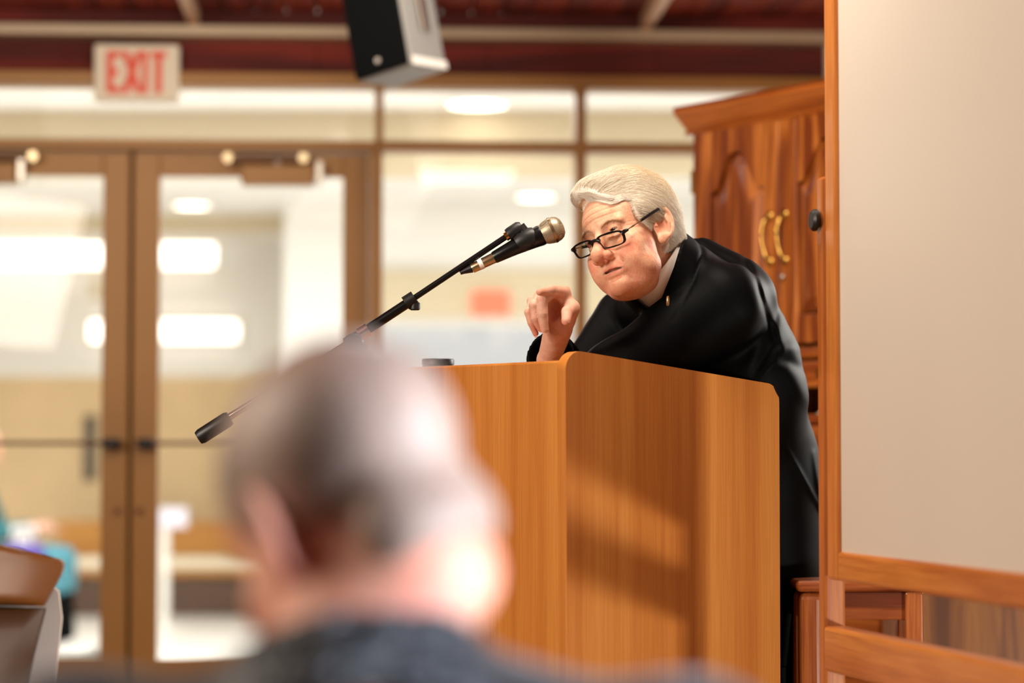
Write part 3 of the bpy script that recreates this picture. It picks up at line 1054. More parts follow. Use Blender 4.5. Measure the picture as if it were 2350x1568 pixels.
# veneered cabinet farther back on the right, dark box between it and the lectern
pv0 = at(2095, 1380, 4.85)
vc = thing('veneer_cabinet', 'low veneered cabinet with bold grain behind the display board', 'cabinet', (pv0.x, 4.85, 0))
vz = 1.0
MB().box((0, 0, .05), (.70, .02, vz - .02), .003).build('front_panel', M['veneer'], vc)
MB().box((0, .02, .05), (.02, .40, vz - .02), .003).build('side_panel', M['veneer'], vc)
MB().box((.68, .02, .05), (.70, .40, vz - .02), .003).build('side_panel', M['veneer'], vc)
MB().box((-.01, -.01, vz - .02), (.71, .41, vz), .004).build('cabinet_top', M['oak_table_x'], vc)
MB().box((.01, .01, 0), (.69, .39, .05), .002).build('plinth', M['bronze_dark'], vc)
MB().box((-.004, -.004, .05), (0.0, .012, vz - .02), .001).build('edge_strip', M['pale_edge'], vc)
pd0 = at(1760, 1420, 5.0)
dk = thing('metal_bin', 'dark bronze upright bin standing behind the lectern corner', 'bin', (pd0.x, 5.0, 0))
bx = at(1817, 1420, 5.0).x - pd0.x
MB().box((-.16, 0, 0), (bx - .004, .22, pd0.z), .006).build('bin_body', plain('bin_bronze', '#3A3028', 0.4, 0.5), dk)
MB().box((bx - .004, -.002, .01), (bx, .22, pd0.z), .001).build('edge_strip', M['brass'], dk)

# ================================================================== leather chair at the lower left
def shell_sheet(prof, wid, curve, thick, n=20, m=14, round_top=.08):
    """curved padded slab: prof(t)->(y,z) up the back, wid(t) half width"""
    V, F = [], []
    for side in (0, 1):
        for j in range(m + 1):
            t = j / m
            y, z = prof(t)
            hw_ = wid(t)
            for i in range(n + 1):
                u = -1 + 2 * i / n
                edge = max(0.0, 1 - abs(u) ** 6) * max(0.0, 1 - abs(2 * t - 1) ** 10)
                th = thick * (.35 + .65 * edge)
                V.append((u * hw_, y + curve * (u * u) + (th / 2 if side else -th / 2), z - round_top * abs(u) ** 5 * t ** 6))
    k = (m + 1) * (n + 1)
    for j in range(m):
        for i in range(n):
            a = j * (n + 1) + i
            F.append((a, a + 1, a + n + 2, a + n + 1))
            F.append((k + a, k + a + n + 1, k + a + n + 2, k + a + 1))
    for i in range(n):
        F.append((i, k + i, k + i + 1, i + 1))
        a = m * (n + 1) + i
        F.append((a, a + 1, k + a + 1, k + a))
    for j in range(m):
        a = j * (n + 1)
        F.append((a, a + n + 1, k + a + n + 1, k + a))
        a = j * (n + 1) + n
        F.append((a, k + a, k + a + n + 1, a + n + 1))
    return V, F


def sheet(name, mat, parent, **kw):
    V, F = shell_sheet(**kw)
    b = MB()
    vs = [b.bm.verts.new(v) for v in V]
    for f in F:
        b.bm.faces.new([vs[i] for i in f])
    return b.build(name, mat, parent, smooth=True, sharp=60)


def leather_chair(label, loc, rz, top, group=None):
    t = thing('leather_chair', label, 'chair', loc, rz, group)
    sz = .45
    lean = .16

    def pr(z0, z1, off):
        def f(tt):
            z = z0 + (z1 - z0) * tt
            return (.20 + lean * (z - sz) / (top - sz) + off, z)
        return f
    hw_ = lambda tt: .225 + .035 * tt
    zs_ = sz + (top - sz) * .82
    sheet('back_shell', M['shell_white'], t, prof=pr(sz - .12, top - .012, .050), wid=lambda tt: (.226 + .036 * tt) * (1 - .22 * max(0, (tt - .84) / .16) ** 3), curve=-.055, thick=.030, round_top=.03)
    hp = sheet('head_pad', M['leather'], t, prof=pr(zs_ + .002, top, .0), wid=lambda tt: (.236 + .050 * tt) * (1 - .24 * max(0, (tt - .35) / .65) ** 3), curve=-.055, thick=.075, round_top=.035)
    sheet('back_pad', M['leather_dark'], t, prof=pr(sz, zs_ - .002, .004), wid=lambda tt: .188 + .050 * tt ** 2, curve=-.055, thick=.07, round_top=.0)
    b = MB().box((-.25, -.27, sz - .09), (.25, .19, sz), .04, seg=4)
    b.build('seat', M['leather'], t, smooth=True)
    b = MB().box((-.24, -.25, sz - .12), (.24, .20, sz - .085), .01)
    b.build('seat_frame', M['shell_white'], t)
    for sx in (-1, 1):
        for sy in (-.22, .18):
            MB().tube([(sx * .20, sy, sz - .10), (sx * .225, sy * 1.12, 0)], [.018, .011], 12).build('leg', M['steel'], t, smooth=True)
    return t


yc = 3.62
pr_ = at(150, 1330, yc)
leather_chair('empty brown leather chair with a pale shell at the lower left', (pr_.x - .245, yc - .33, 0), math.radians(3), at(60, 1238, yc).z)

# ================================================================== organic modelling: distance fields meshed by surface nets
def smin(a, b, k):
    h = np.clip(0.5 + 0.5 * (b - a) / k, 0, 1)
    return b + (a - b) * h - k * h * (1 - h)


def smax(a, b, k):
    return -smin(-a, -b, k)


def ell(p, c, r, R=None):
    q = p - np.asarray(c, float)
    if R is not None:
        q = q @ R
    r = np.asarray(r, float)
    k0 = np.sqrt(((q / r) ** 2).sum(1))
    k1 = np.sqrt(((q / (r * r)) ** 2).sum(1)) + 1e-9
    return k0 * (k0 - 1) / k1


def sph(p, c, r):
    return np.sqrt(((p - np.asarray(c, float)) ** 2).sum(1)) - r


def cap(p, a, b, ra, rb=None):
    """capsule with linearly changing radius"""
    rb = ra if rb is None else rb
    a, b = np.asarray(a, float), np.asarray(b, float)
    ab = b - a
    t = np.clip(((p - a) @ ab) / (ab @ ab), 0, 1)
    return np.sqrt(((p - a - t[:, None] * ab) ** 2).sum(1)) - (ra + (rb - ra) * t)


def chain(p, pts, rad, k=0.0):
    d = None
    for i in range(len(pts) - 1):
        e = cap(p, pts[i], pts[i + 1], rad[i], rad[i + 1])
        d = e if d is None else (np.minimum(d, e) if k == 0 else smin(d, e, k))
    return d


def rotm(ax, deg):
    a = math.radians(deg)
    c, s = math.cos(a), math.sin(a)
    if ax == 'x':
        return np.array([[1, 0, 0], [0, c, -s], [0, s, c]])
    if ax == 'y':
        return np.array([[c, 0, s], [0, 1, 0], [-s, 0, c]])
    return np.array([[c, -s, 0], [s, c, 0], [0, 0, 1]])


def surface(fn, lo, hi, h, k=4, lip=1.35):
    """mesh of fn=0 inside a box at voxel h, evaluated only near the surface; returns verts, quads"""
    lo, hi = np.asarray(lo, float), np.asarray(hi, float)
    nb = np.ceil((hi - lo) / (h * k)).astype(int)
    n = nb * k + 1
    gx = [lo[i] + h * k * (np.arange(nb[i]) + .5) for i in range(3)]
    P = np.stack(np.meshgrid(*gx, indexing='ij'), -1).reshape(-1, 3)
    D = fn(P).reshape(nb)
    near = np.abs(D) < h * k * lip
    up = np.repeat(np.repeat(np.repeat(D, k, 0), k, 1), k, 2)
    G = np.empty(n, np.float32)
    G[:-1, :-1, :-1] = up
    G[-1, :, :] = 1
    G[:, -1, :] = 1
    G[:, :, -1] = 1
    m = np.zeros(n, bool)
    nr = np.repeat(np.repeat(np.repeat(near, k, 0), k, 1), k, 2)
    m[:-1, :-1, :-1] |= nr
    m[1:, 1:, 1:] |= nr
    m[1:, :-1, :-1] |= nr
    m[:-1, 1:, :-1] |= nr
    m[:-1, :-1, 1:] |= nr
    m[-1] = m[:, -1] = False
    m[:, :, -1] = False
    idx = np.argwhere(m)
    vals = np.empty(len(idx), np.float32)
    for s in range(0, len(idx), 400000):
        vals[s:s + 400000] = fn(lo + idx[s:s + 400000] * h)
    G[m] = vals
    ins = G < 0
    # cells with a sign change
    c = np.zeros(tuple(n - 1), np.int8)
    for dx in (0, 1):
        for dy in (0, 1):
            for dz in (0, 1):
                c += ins[dx:n[0] - 1 + dx, dy:n[1] - 1 + dy, dz:n[2] - 1 + dz]
    act = (c > 0) & (c < 8)
    cells = np.argwhere(act)
    vid = np.full(act.shape, -1, np.int64)
    vid[act] = np.arange(len(cells))
    acc = np.zeros((len(cells), 3))
    cnt = np.zeros(len(cells))
    corners = [(i, j, l) for i in (0, 1) for j in (0, 1) for l in (0, 1)]
    for a in corners:
        for ax in range(3):
            if a[ax] == 1:
                continue
            bco = list(a)
            bco[ax] = 1
            ia, ib = cells + np.array(a), cells + np.array(bco)
            da = G[ia[:, 0], ia[:, 1], ia[:, 2]]
            db = G[ib[:, 0], ib[:, 1], ib[:, 2]]
            x = (da < 0) != (db < 0)
            t = np.where(x, da / np.where(x, da - db, 1), 0)
            pt = np.array(a, float)[None, :] + np.zeros((len(cells), 3))
            pt[:, ax] += t
            acc += pt * x[:, None]
            cnt += x
    V = lo + (cells + acc / cnt[:, None]) * h
    quads = []
    for ax in range(3):
        o1, o2 = [i for i in range(3) if i != ax]
        sl_a = [slice(None)] * 3
        sl_b = [slice(None)] * 3
        sl_a[ax] = slice(0, n[ax] - 1)
        sl_b[ax] = slice(1, n[ax])
        A, B = ins[tuple(sl_a)], ins[tuple(sl_b)]
        e = np.argwhere(A != B)
        e = e[(e[:, o1] > 0) & (e[:, o2] > 0) & (e[:, o1] < n[o1] - 1) & (e[:, o2] < n[o2] - 1)]
        flip = A[e[:, 0], e[:, 1], e[:, 2]]
        q = []
        for (u, v) in ((0, 0), (-1, 0), (-1, -1), (0, -1)):
            w = e.copy()
            w[:, o1] += u
            w[:, o2] += v
            q.append(vid[w[:, 0], w[:, 1], w[:, 2]])
        q = np.stack(q, 1)
        if ax == 1:
            flip = ~flip
        q[~flip] = q[~flip][:, ::-1]
        quads.append(q)
    Q = np.concatenate(quads)
    Q = Q[(Q >= 0).all(1)]
    # relax onto the field
    for _ in range(2):
        f0 = fn(V)
        g = np.stack([(fn(V + np.eye(3)[i] * h * .5) - fn(V - np.eye(3)[i] * h * .5)) / h for i in range(3)], 1)
        gl = (g * g).sum(1) + 1e-6
        st = -(f0 / gl)[:, None] * g
        ln = np.sqrt((st * st).sum(1))
        V = V + st * np.minimum(1, h * .4 / (ln + 1e-12))[:, None]
    return V, Q


def noise3(p, f, seed=0):
    """cheap smooth value noise from incommensurate sines, about -1..1"""
    r = np.random.default_rng(seed)
    o = np.zeros(len(p))
    for _ in range(6):
        w = r.normal(size=3)
        w *= f / np.linalg.norm(w) * r.uniform(.6, 1.5)
        o += np.sin(p @ w + r.uniform(0, 6.28))
    return o / 3.0


# ---------------------------------------------------------------- head field, centimetres, x = person's left, y = forward, z = up
def head_field(kind='speaker'):
    spk = kind == 'speaker'

    def f(p):
        x, y, z = p[:, 0], p[:, 1], p[:, 2]
        ax = np.abs(x)
        s = np.stack([ax, y, z], 1)            # mirrored
        d = ell(p, (0, -.6, 4.7), (7.7, 9.7, 7.9))
        d = smin(d, ell(p, (0, 3.6, 4.0), (6.5, 6.0, 5.8)), 1.5)
        d = smin(d, ell(p, (0, 3.6, -2.0), (6.7, 5.7, 7.0)), 1.6)
        d = smin(d, ell(p, (0, 3.4, -6.2), (6.3, 5.2, 4.5)), 1.6)
        d = smin(d, ell(s, (4.4, 6.3, -2.6), (2.5, 2.5, 2.4)), 1.4)       # cheekbones
        d = smin(d, ell(s, (3.9, 6.5, -5.2), (2.6, 2.6, 2.8)), 1.4)       # cheeks
        d = smin(d, ell(s, (4.5, 4.0, -7.0), (2.3, 3.2, 2.5)), 1.3)       # jowls
        d = smin(d, ell(p, (.2, 8.0, -9.1), (2.6, 1.95, 1.8)), 1.3)         # chin
        d = smin(d, ell(p, (0, 4.0, -9.7), (4.9, 4.6, 2.1)), 1.6)        # under the chin
        d = smin(d, ell(p, (.2, 7.5, -5.9), (3.1, 2.2, 2.4)), 1.2)         # muzzle
        # brow
        d = smin(d, cap(s, (0.9, 8.75, 2.6), (4.4, 7.75, 2.7), 1.0, .85), .9)
        # eye sockets
        d = smax(d, -ell(s, (3.2, 10.0, 1.3), (1.9, 1.5, 1.25)), .9)
        # nose
        n = chain(p, [(0, 8.9, 2.4), (0, 10.2, -.4), (0, 11.5, -2.7)], [.75, .95, 1.25], .3)
        n = smin(n, sph(p, (0, 11.55, -3.0), 1.42), .6)
        n = smin(n, ell(s, (1.45, 10.3, -3.5), (1.05, 1.3, 1.0)), .45)
        d = smin(d, n, .7)
        d = smax(d, -ell(s, (.75, 10.9, -4.55), (.45, .7, .45)), .25)     # nostrils
        d = smax(d, -cap(s, (2.55, 9.3, -3.6), (2.0, 9.9, -4.4), .12), .3)
        # nasolabial folds, marionette lines
        dn_ = smax(d, -chain(s, [(2.6, 9.55, -3.9), (3.4, 9.0, -5.2), (3.9, 8.3, -6.2)], [.20, .26, .12]), .5)
        d = np.where(x > 0, dn_, d * .75 + dn_ * .25)
                # lips
        mo = .10 if spk else 0.0
        pm = p + np.array([-.45 if spk else 0, 0, -.35])
        s0 = s
        s = np.stack([np.abs(pm[:, 0]), pm[:, 1], pm[:, 2] + .10 * pm[:, 0] * (1 if spk else 0)], 1)
        d = smin(d, chain(s, [(0, 9.78, -6.15), (1.3, 9.55, -6.25), (2.7, 8.6, -6.75)], [.34, .34, .16]), .55)
        d = smin(d, chain(s, [(0, 9.40, -7.4 - mo), (1.3, 9.16, -7.35 - mo), (2.6, 8.4, -7.0)], [.44, .38, .12]), .8)
        d = smax(d, -chain(s, [(0, 9.75, -6.75), (1.4, 9.45, -6.77), (2.6, 8.7, -6.87)], [.36 if spk else .10, .30 if spk else .08, .10]), .08)
        d = smax(d, -chain(s, [(0, 9.6, -8.6), (1.2, 9.4, -8.5)], [.30, .2]), .6)        # crease above the chin
        s = s0
        d = smax(d, -cap(p, (0, 10.55, -4.9), (0, 10.45, -5.7), .18), .35)               # philtrum
        # lids, bags, temples
        lid = sph(s, (3.2, 7.75, 1.25), 1.45)
        lid = smax(lid, -ell(s, (3.2, 9.4, 1.02), (1.32, 1.4, .27)), .12)
        d = smin(d, lid, .3)
        d = smin(d, chain(s, [(2.0, 8.75, .0), (3.3, 8.9, -.45), (4.4, 8.1, .0)], [.3, .46, .25]), .5)
        for cz in (.5, 1.1, 1.7):
            d = d + .05 * np.exp(-((ax - 6.0) / .9) ** 2) * np.exp(-((z - cz - .25 * (ax - 5.5) * (cz - 1.0)) / .12) ** 2) * (y > 3)
        d = smax(d, -chain(s, [(1.9, 9.2, -.45), (3.3, 9.35, -1.1), (4.6, 8.5, -.6)], [.12, .14, .08]), .5)
        d = smax(d, -ell(s, (7.9, 4.6, 2.6), (1.2, 2.6, 2.4)), 1.6)
        # forehead wrinkles
        zz = z - .18 * np.abs(x)
        fw_ = np.exp(-((ax / 5.2) ** 4)) * np.clip((y - 5) / 3, 0, 1)
        for z0 in (4.4, 5.6, 6.8):
            d = d + .10 * fw_ * np.exp(-((z + .05 * ax - z0) / .16) ** 2)
        d = d + .07 * np.exp(-((ax - .55) / .16) ** 2) * np.exp(-((z - 2.5) / .8) ** 2) * (y > 7)
        # ears
        sh_ = s - np.array([7.45, -.7, -.1])
        q = np.where((x > 0)[:, None], sh_ @ rotm('z', 24 if spk else 36), sh_ @ rotm('z', 24 if spk else 4)) / 1.08
        q = q @ rotm('x', 10)
        e = ell(q, (0.55, 0, .35), (.55, 2.0, 3.2))
        e = smax(e, -ell(q, (1.15, .25, .4), (.62, 1.35, 2.2)), .3)
        rr = np.sqrt((q[:, 1] / 1.75) ** 2 + ((q[:, 2] - .55) / 2.75) ** 2)
        hel = np.sqrt(((rr - 1) * 2.0) ** 2 + (q[:, 0] - .85) ** 2) - .34
        hel = np.where((q[:, 1] > .9) & (q[:, 2] < -.4), 1.0, hel)
        e = smin(e, hel, .25)
        ah = chain(q, [(.75, -.9, -1.0), (.9, -1.0, .5), (.85, -.5, 1.7)], [.3, .32, .25])
        e = smin(e, ah, .3)
        e = smin(e, ell(q, (.75, .55, -2.55), (.5, .95, .95)), .5)       # lobe
        e = smin(e, ell(q, (.55, 1.35, -.4), (.5, .45, .75)), .35)       # tragus
        e = smax(e, -ell(q, (1.0, .35, -.45), (.75, .85, 1.15)), .35)        # concha
        d = smin(d, e * 1.08, .35)
        # fine skin relief
        d = d + .012 * noise3(p, 5.0, 71) + .006 * noise3(p, 11.0, 72)
        return d
    return f


def skin_tint(P, lipz=True, base=(.73, .41, .265), seed=3):
    """skin base colour by anatomy: redder nose, cheeks, ears and lips, freckled"""
    x, y, z = P[:, 0], P[:, 1], P[:, 2]
    ax = np.abs(x)
    c = np.tile(np.array(base), (len(P), 1))
    red = .80 * np.exp(-(((ax) / 1.7) ** 2 + ((y - 11.3) / 1.8) ** 2 + ((z + 3.0) / 1.6) ** 2))
    red += .58 * np.exp(-(((ax - 4.6) / 2.4) ** 2 + ((y - 7.6) / 3.0) ** 2 + ((z + 3.6) / 2.4) ** 2))
    red += .35 * np.exp(-(((ax - 8.2) / 1.4) ** 2 + ((y + .5) / 2.5) ** 2 + ((z) / 3.4) ** 2))
    red += .30 * np.exp(-((ax / 4.0) ** 2 + ((y - 7) / 4) ** 2 + ((z + 10.2) / 1.8) ** 2))
    red += .25 * np.exp(-(((ax - 5) / 2.5) ** 2 + ((z + 8.6) / 2.6) ** 2))
    red += .20 * noise3(P, 1.3, seed) + .16 * noise3(P, 3.6, seed + 1) + .10 * noise3(P, 8.0, seed + 2)
    red = np.clip(red, -.2, 1)[:, None]
    c = c * (1 - red * np.array([.05, .50, .52]))
    if lipz:
        mx_ = np.abs(x - .45)
        lip = np.exp(-((np.minimum(np.abs(z + 5.85), np.abs(z + 6.95)) / .36) ** 2)) * np.exp(-((mx_ / 2.1) ** 4)) * (y > 8.6)
        c = c * (1 - lip[:, None] * np.array([.10, .38, .34]))
        mouth_shade = np.exp(-((z + .10 * x + 6.36) / .17) ** 2) * np.exp(-((mx_ / 2.6) ** 6)) * (y > 7.0) * (y < 10.4)
        c = c * (1 - .95 * mouth_shade[:, None])  # shade of the mouth slit put into the skin colour
    return np.concatenate([np.clip(c, .01, 1), np.ones((len(P), 1))], 1)


def skin_material(name, rough=0.56, sss=0.06, bump=0.35):
    m, nt, b = base_mat(name)
    a = nt.nodes.new('ShaderNodeAttribute')
    a.attribute_name = 'tint'
    tc0 = nt.nodes.new('ShaderNodeTexCoord')
    col = a.outputs['Color']
    for sc_, amt, lo_, hi_ in ((75, .55, .44, .66), (260, .42, .46, .64), (700, .30, .48, .66)):
        nz = nt.nodes.new('ShaderNodeTexNoise')
        nz.inputs['Scale'].default_value = sc_
        nz.inputs['Detail'].default_value = 3
        nt.links.new(tc0.outputs['Object'], nz.inputs['Vector'])
        mr = nt.nodes.new('ShaderNodeMapRange')
        mr.inputs['From Min'].default_value = lo_
        mr.inputs['From Max'].default_value = hi_
        mr.inputs['To Max'].default_value = amt
        nt.links.new(nz.outputs['Fac'], mr.inputs['Value'])
        mx = nt.nodes.new('ShaderNodeMix')
        mx.data_type = 'RGBA'
        mx.blend_type = 'MULTIPLY'
        mx.inputs['B'].default_value = (.97, .79, .72, 1)
        nt.links.new(mr.outputs[0], mx.inputs['Factor'])
        nt.links.new(col, mx.inputs['A'])
        col = mx.outputs['Result']
    nt.links.new(col, b.inputs['Base Color'])
    b.inputs['Roughness'].default_value = rough
    b.inputs['Subsurface Weight'].default_value = sss
    b.inputs['Specular IOR Level'].default_value = 0.35
    b.inputs['Subsurface Radius'].default_value = (.008, .003, .0015)
    b.inputs['Subsurface Scale'].default_value = 1.0
    tc = nt.nodes.new('ShaderNodeTexCoord')
    n = nt.nodes.new('ShaderNodeTexNoise')
    n.inputs['Scale'].default_value = 420
    n.inputs['Detail'].default_value = 4
    nt.links.new(tc.outputs['Object'], n.inputs['Vector'])
    bp = nt.nodes.new('ShaderNodeBump')
    bp.inputs['Strength'].default_value = bump
    bp.inputs['Distance'].default_value = .0012
    nt.links.new(n.outputs['Fac'], bp.inputs['Height'])
    nt.links.new(bp.outputs['Normal'], b.inputs['Normal'])
    return m


M['skin'] = skin_material('skin')


class HeadFrame:
    """head-local centimetres to world metres: yaw turns the face, pitch bows it, roll tips the crown to the person's right"""

    def __init__(self, O, yaw, pitch, roll, s=1.0):
        y_, p_, r_ = map(math.radians, (yaw, pitch, roll))
        L0 = np.array([math.cos(y_), -math.sin(y_), 0])
        F0 = np.array([-math.sin(y_), -math.cos(y_), 0])
        U0 = np.array([0, 0, 1.0])
        F = math.cos(p_) * F0 - math.sin(p_) * U0
        U1 = math.cos(p_) * U0 + math.sin(p_) * F0
        L = math.cos(r_) * L0 + math.sin(r_) * U1
        U = math.cos(r_) * U1 - math.sin(r_) * L0
        self.R = np.stack([L, F, U], 0)       # rows: local axes in world
        self.O = np.asarray(O, float)
        self.k = .01 * s

    def w(self, P):
        return self.O + (np.atleast_2d(P) * self.k) @ self.R

    def l(self, Pw):
        return ((np.atleast_2d(Pw) - self.O) @ self.R.T) / self.k


def strands(name, roots, tips_fn, mat, parent, origin, nseg=7, radius=.00035, tint=None):
    """hair strands as curves; tips_fn(roots, t) gives points along each strand"""
    n = len(roots)
    ts = np.linspace(0, 1, nseg)
    pts = np.stack([tips_fn(t) for t in ts], 1)          # n, nseg, 3
    cu = bpy.data.hair_curves.new(name)
    cu.add_curves([nseg] * n)
    cu.attributes['position'].data.foreach_set('vector', (pts - np.asarray(origin)).astype(np.float32).ravel())
    ra = cu.attributes.get('radius') or cu.attributes.new('radius', 'FLOAT', 'POINT')
    rr = np.tile(radius * (1 - .75 * ts ** 2), n)
    if tint is not None:
        ca = cu.attributes.new('tint', 'FLOAT_COLOR', 'CURVE')
        ca.data.foreach_set('color', np.asarray(tint, np.float32).ravel())
    ra.data.foreach_set('value', rr.astype(np.float32))
    cu.materials.append(mat)
    o = bpy.data.objects.new(name, cu)
    COL.objects.link(o)
    if parent is not None:
        o.parent = parent
    return o

# ================================================================== THE SPEAKER
HO = (.211, 4.20, 1.496)
HF = HeadFrame(HO, 44.2, 3.4, 19.6, .885)
ORI = np.array([0.43, 4.57, 0.0])          # origin of the figure, on the floor
hf = head_field('speaker')
CC = np.array(at(1509, 617, 4.255))        # middle of the clerical collar
CA = np.array([-.74, -.25, .62])
CA = CA / np.linalg.norm(CA)               # neck axis, from the shoulders to the head
NB = CC - CA * .065                        # base of the neck
nbl = HF.l(NB)[0]


def head_and_neck(p):
    d = hf(p)
    nk = cap(p, HF.l(CC + CA * .075)[0], nbl, 6.3, 7.2)
    d = smin(d, nk, 1.8)
    return d


Vh, Qh = surface(head_and_neck, (-10.8, -15, -20), (16, 14, 14.0), .15)
tint_h = skin_tint(Vh)
Vhw = HF.w(Vh)

# ---- right hand: camera-aligned centimetres (a right, b up, c towards the viewer), origin mid hand
YH = 4.11
HA = np.array(at(1180 + 600 / 7.127, 630 + 700 / 7.127, YH))
ZC = 7.127 * FPX / YH / 100


def hp(zx, zy, c):
    """hand point from the study crop, c cm nearer the viewer than the wrist"""
    k = 1 - c * .01 / YH
    return np.array([(zx - 600) / ZC * k, (700 - zy) / ZC * k, c])


def hand_world(P):
    P = np.atleast_2d(P) * .01
    return HA + np.stack([P[:, 0], -P[:, 2], P[:, 1]], 1)


def hand_local(Pw):
    q = np.atleast_2d(Pw) - HA
    return np.stack([q[:, 0], q[:, 2], -q[:, 1]], 1) * 100


RE = np.array([.112, 4.335, 1.242])        # right elbow
REl = hand_local(RE)[0]
wr_p = hp(725, 880, -.4)
FMl = hp(575, 1370, -6.5)                  # forearm where it leaves the sleeve
mcp = {'i': hp(800, 300, 1.8), 'm': hp(640, 290, 2.4), 'r': hp(450, 340, 2.2), 'p': hp(310, 450, 1.6)}
fingers = {
    'i': ([mcp['i'], hp(600, 285, 5.0), hp(480, 315, 7.0), hp(405, 335, 8.4)], [1.05, .86, .76, .62]),
    'm': ([mcp['m'], hp(455, 440, 5.6), hp(455, 680, 6.2), hp(487, 930, 5.6)], [1.08, .95, .88, .72]),
    'r': ([mcp['r'], hp(320, 530, 5.0), hp(340, 740, 5.2), hp(415, 900, 4.4)], [1.0, .86, .78, .62]),
    'p': ([mcp['p'], hp(238, 640, 3.8), hp(270, 810, 4.0), hp(345, 985, 3.4)], [.9, .72, .64, .50]),
}
thumb = ([hp(880, 760, .3), hp(935, 560, 2.0), hp(860, 640, 4.4), hp(842, 790, 5.6)], [1.3, 1.15, .98, .80])
palm_c = (mcp['m'] + wr_p) / 2


def hand_field(p):
    d = cap(p, REl, FMl, 2.6, 1.95)
    d = smin(d, cap(p, FMl, wr_p, 1.95, 2.45), .8)
    pal = None
    for k in 'imrp':
        e = cap(p, wr_p + (mcp[k] - wr_p) * .12, mcp[k], 1.55, 1.12)
        pal = e if pal is None else smin(pal, e, .9)
    d = smin(d, pal, .8)
    th = chain(p, *thumb, .25)
    th = smin(th, cap(p, wr_p, thumb[0][1], 1.5, 1.25), .9)
    d = smin(d, th, .6)
    fd = None
    for k in 'imrp':
        e = chain(p, *fingers[k], .22)
        e = smin(e, sph(p, fingers[k][0][1], fingers[k][1][1] * 1.06), .3)
        fd = e if fd is None else smin(fd, e, .10)
    d = smin(d, fd, .30)
    d = smin(d, cap(p, mcp['i'] * .5 + wr_p * .5 + np.array([.2, 0, .3]), thumb[0][1], .8, .8), .9)   # web of the thumb
    d = smin(d, cap(p, mcp['i'] + [0, 0, -.3], thumb[0][1] + [0, 0, -.6], 1.0, 1.0), .8)
    d = smax(d, -ell(p, hp(645, 600, 3.0), (1.25, 1.9, 2.1)), .5)          # hollow of the palm
    # knuckle creases
    for k in 'imrp':
        for j in (1, 2):
            c0 = fingers[k][0][j]
            ax_ = fingers[k][0][j + 1] - fingers[k][0][j - 1]
            ax_ = ax_ / np.linalg.norm(ax_)
            q = p - c0
            t = q @ ax_
            rr = np.sqrt(np.maximum((q * q).sum(1) - t * t, 0))
            m = (rr < 1.4)
            d = d + m * .045 * (np.exp(-((t - .18) / .09) ** 2) + np.exp(-((t + .18) / .09) ** 2))
    d = d + .02 * noise3(p, 3.0, 5)
    return d


Vr, Qr = surface(hand_field, np.minimum(REl, -7) - 5.0, np.array([9.0, 9.0, 11.0]), .13)
cut = np.ones(len(Vr), bool)
Vrw = hand_world(Vr)
tr = np.tile(np.array([.70, .41, .30]), (len(Vr), 1))
red = .22 * noise3(Vr, .9, 9) + .1 * noise3(Vr, 3, 10)
for k, (pp_, rr_) in list(fingers.items()) + [('t', thumb)]:
    red += .5 * np.exp(-(sph(Vr, pp_[3], 0) / 1.3) ** 2) + .12 * np.exp(-(sph(Vr, pp_[1], 0) / 1.0) ** 2)
red += .45 * np.exp(-(sph(Vr, palm_c + np.array([0, 0, 1.2]), 0) / 2.2) ** 2)
red = np.clip(red, -.15, 1)[:, None]
tr = tr * (1 - red * np.array([.03, .34, .36]))
tr = np.concatenate([tr, np.ones((len(tr), 1))], 1)

# ---- body under the clothes (coarse) and left hand
LB = np.array([.60, -.80, 0])             # his left
FB = np.array([-.80, -.60, 0])            # his front
HIP = np.array([.415, 4.57, .95])
CHE = np.array([.363, 4.40, 1.30])
LS = np.array([.365, 4.225, 1.385])
RS = np.array([.214, 4.47, 1.368])
LE = np.array([.185, 4.20, 1.262])
LH = np.array([.085, 4.385, 1.232])
LHe = LH + np.array([-.045, .035, -.004])
RB = np.stack([LB, FB, np.array([0, 0, 1.0])], 1)
tilt = rotm('x', 0)


def rbody(lean):
    """columns: his left, his front, up - leaned forwards"""
    a = math.radians(lean)
    up = np.array([0, 0, 1.0]) * math.cos(a) + FB * math.sin(a)
    fr = FB * math.cos(a) - np.array([0, 0, 1.0]) * math.sin(a)
    return np.stack([LB, fr, up], 1)


FOOT = [np.array([.415, 4.57, 0]) + s * LB * .11 for s in (1, -1)]


def body_field(p):
    d = cap(p, HIP + [0, 0, .05], CHE, .12, .12)
    d = smin(d, cap(p, NB + [.02, .03, -.04], CHE + [0, 0, .02], .06, .10), .05)
    for s in (1, -1):
        h = HIP + s * LB * .09
        kn = np.array([h[0], h[1], .52]) + FB * .03
        an = FOOT[0 if s > 0 else 1] + [0, 0, .09]
        d = smin(d, chain(p, [h, kn, an], [.082, .056, .040], .02), .03)
    d = smin(d, chain(p, [LS, LE, LH], [.045, .036, .028], .01), .02)
    d = smin(d, cap(p, RS, RE, .045, .036), .02)
    d = smin(d, cap(p, CHE, LS - [0, 0, .02], .08, .04), .04)
    d = smin(d, cap(p, CHE, RS - [0, 0, .02], .08, .04), .04)
    return d


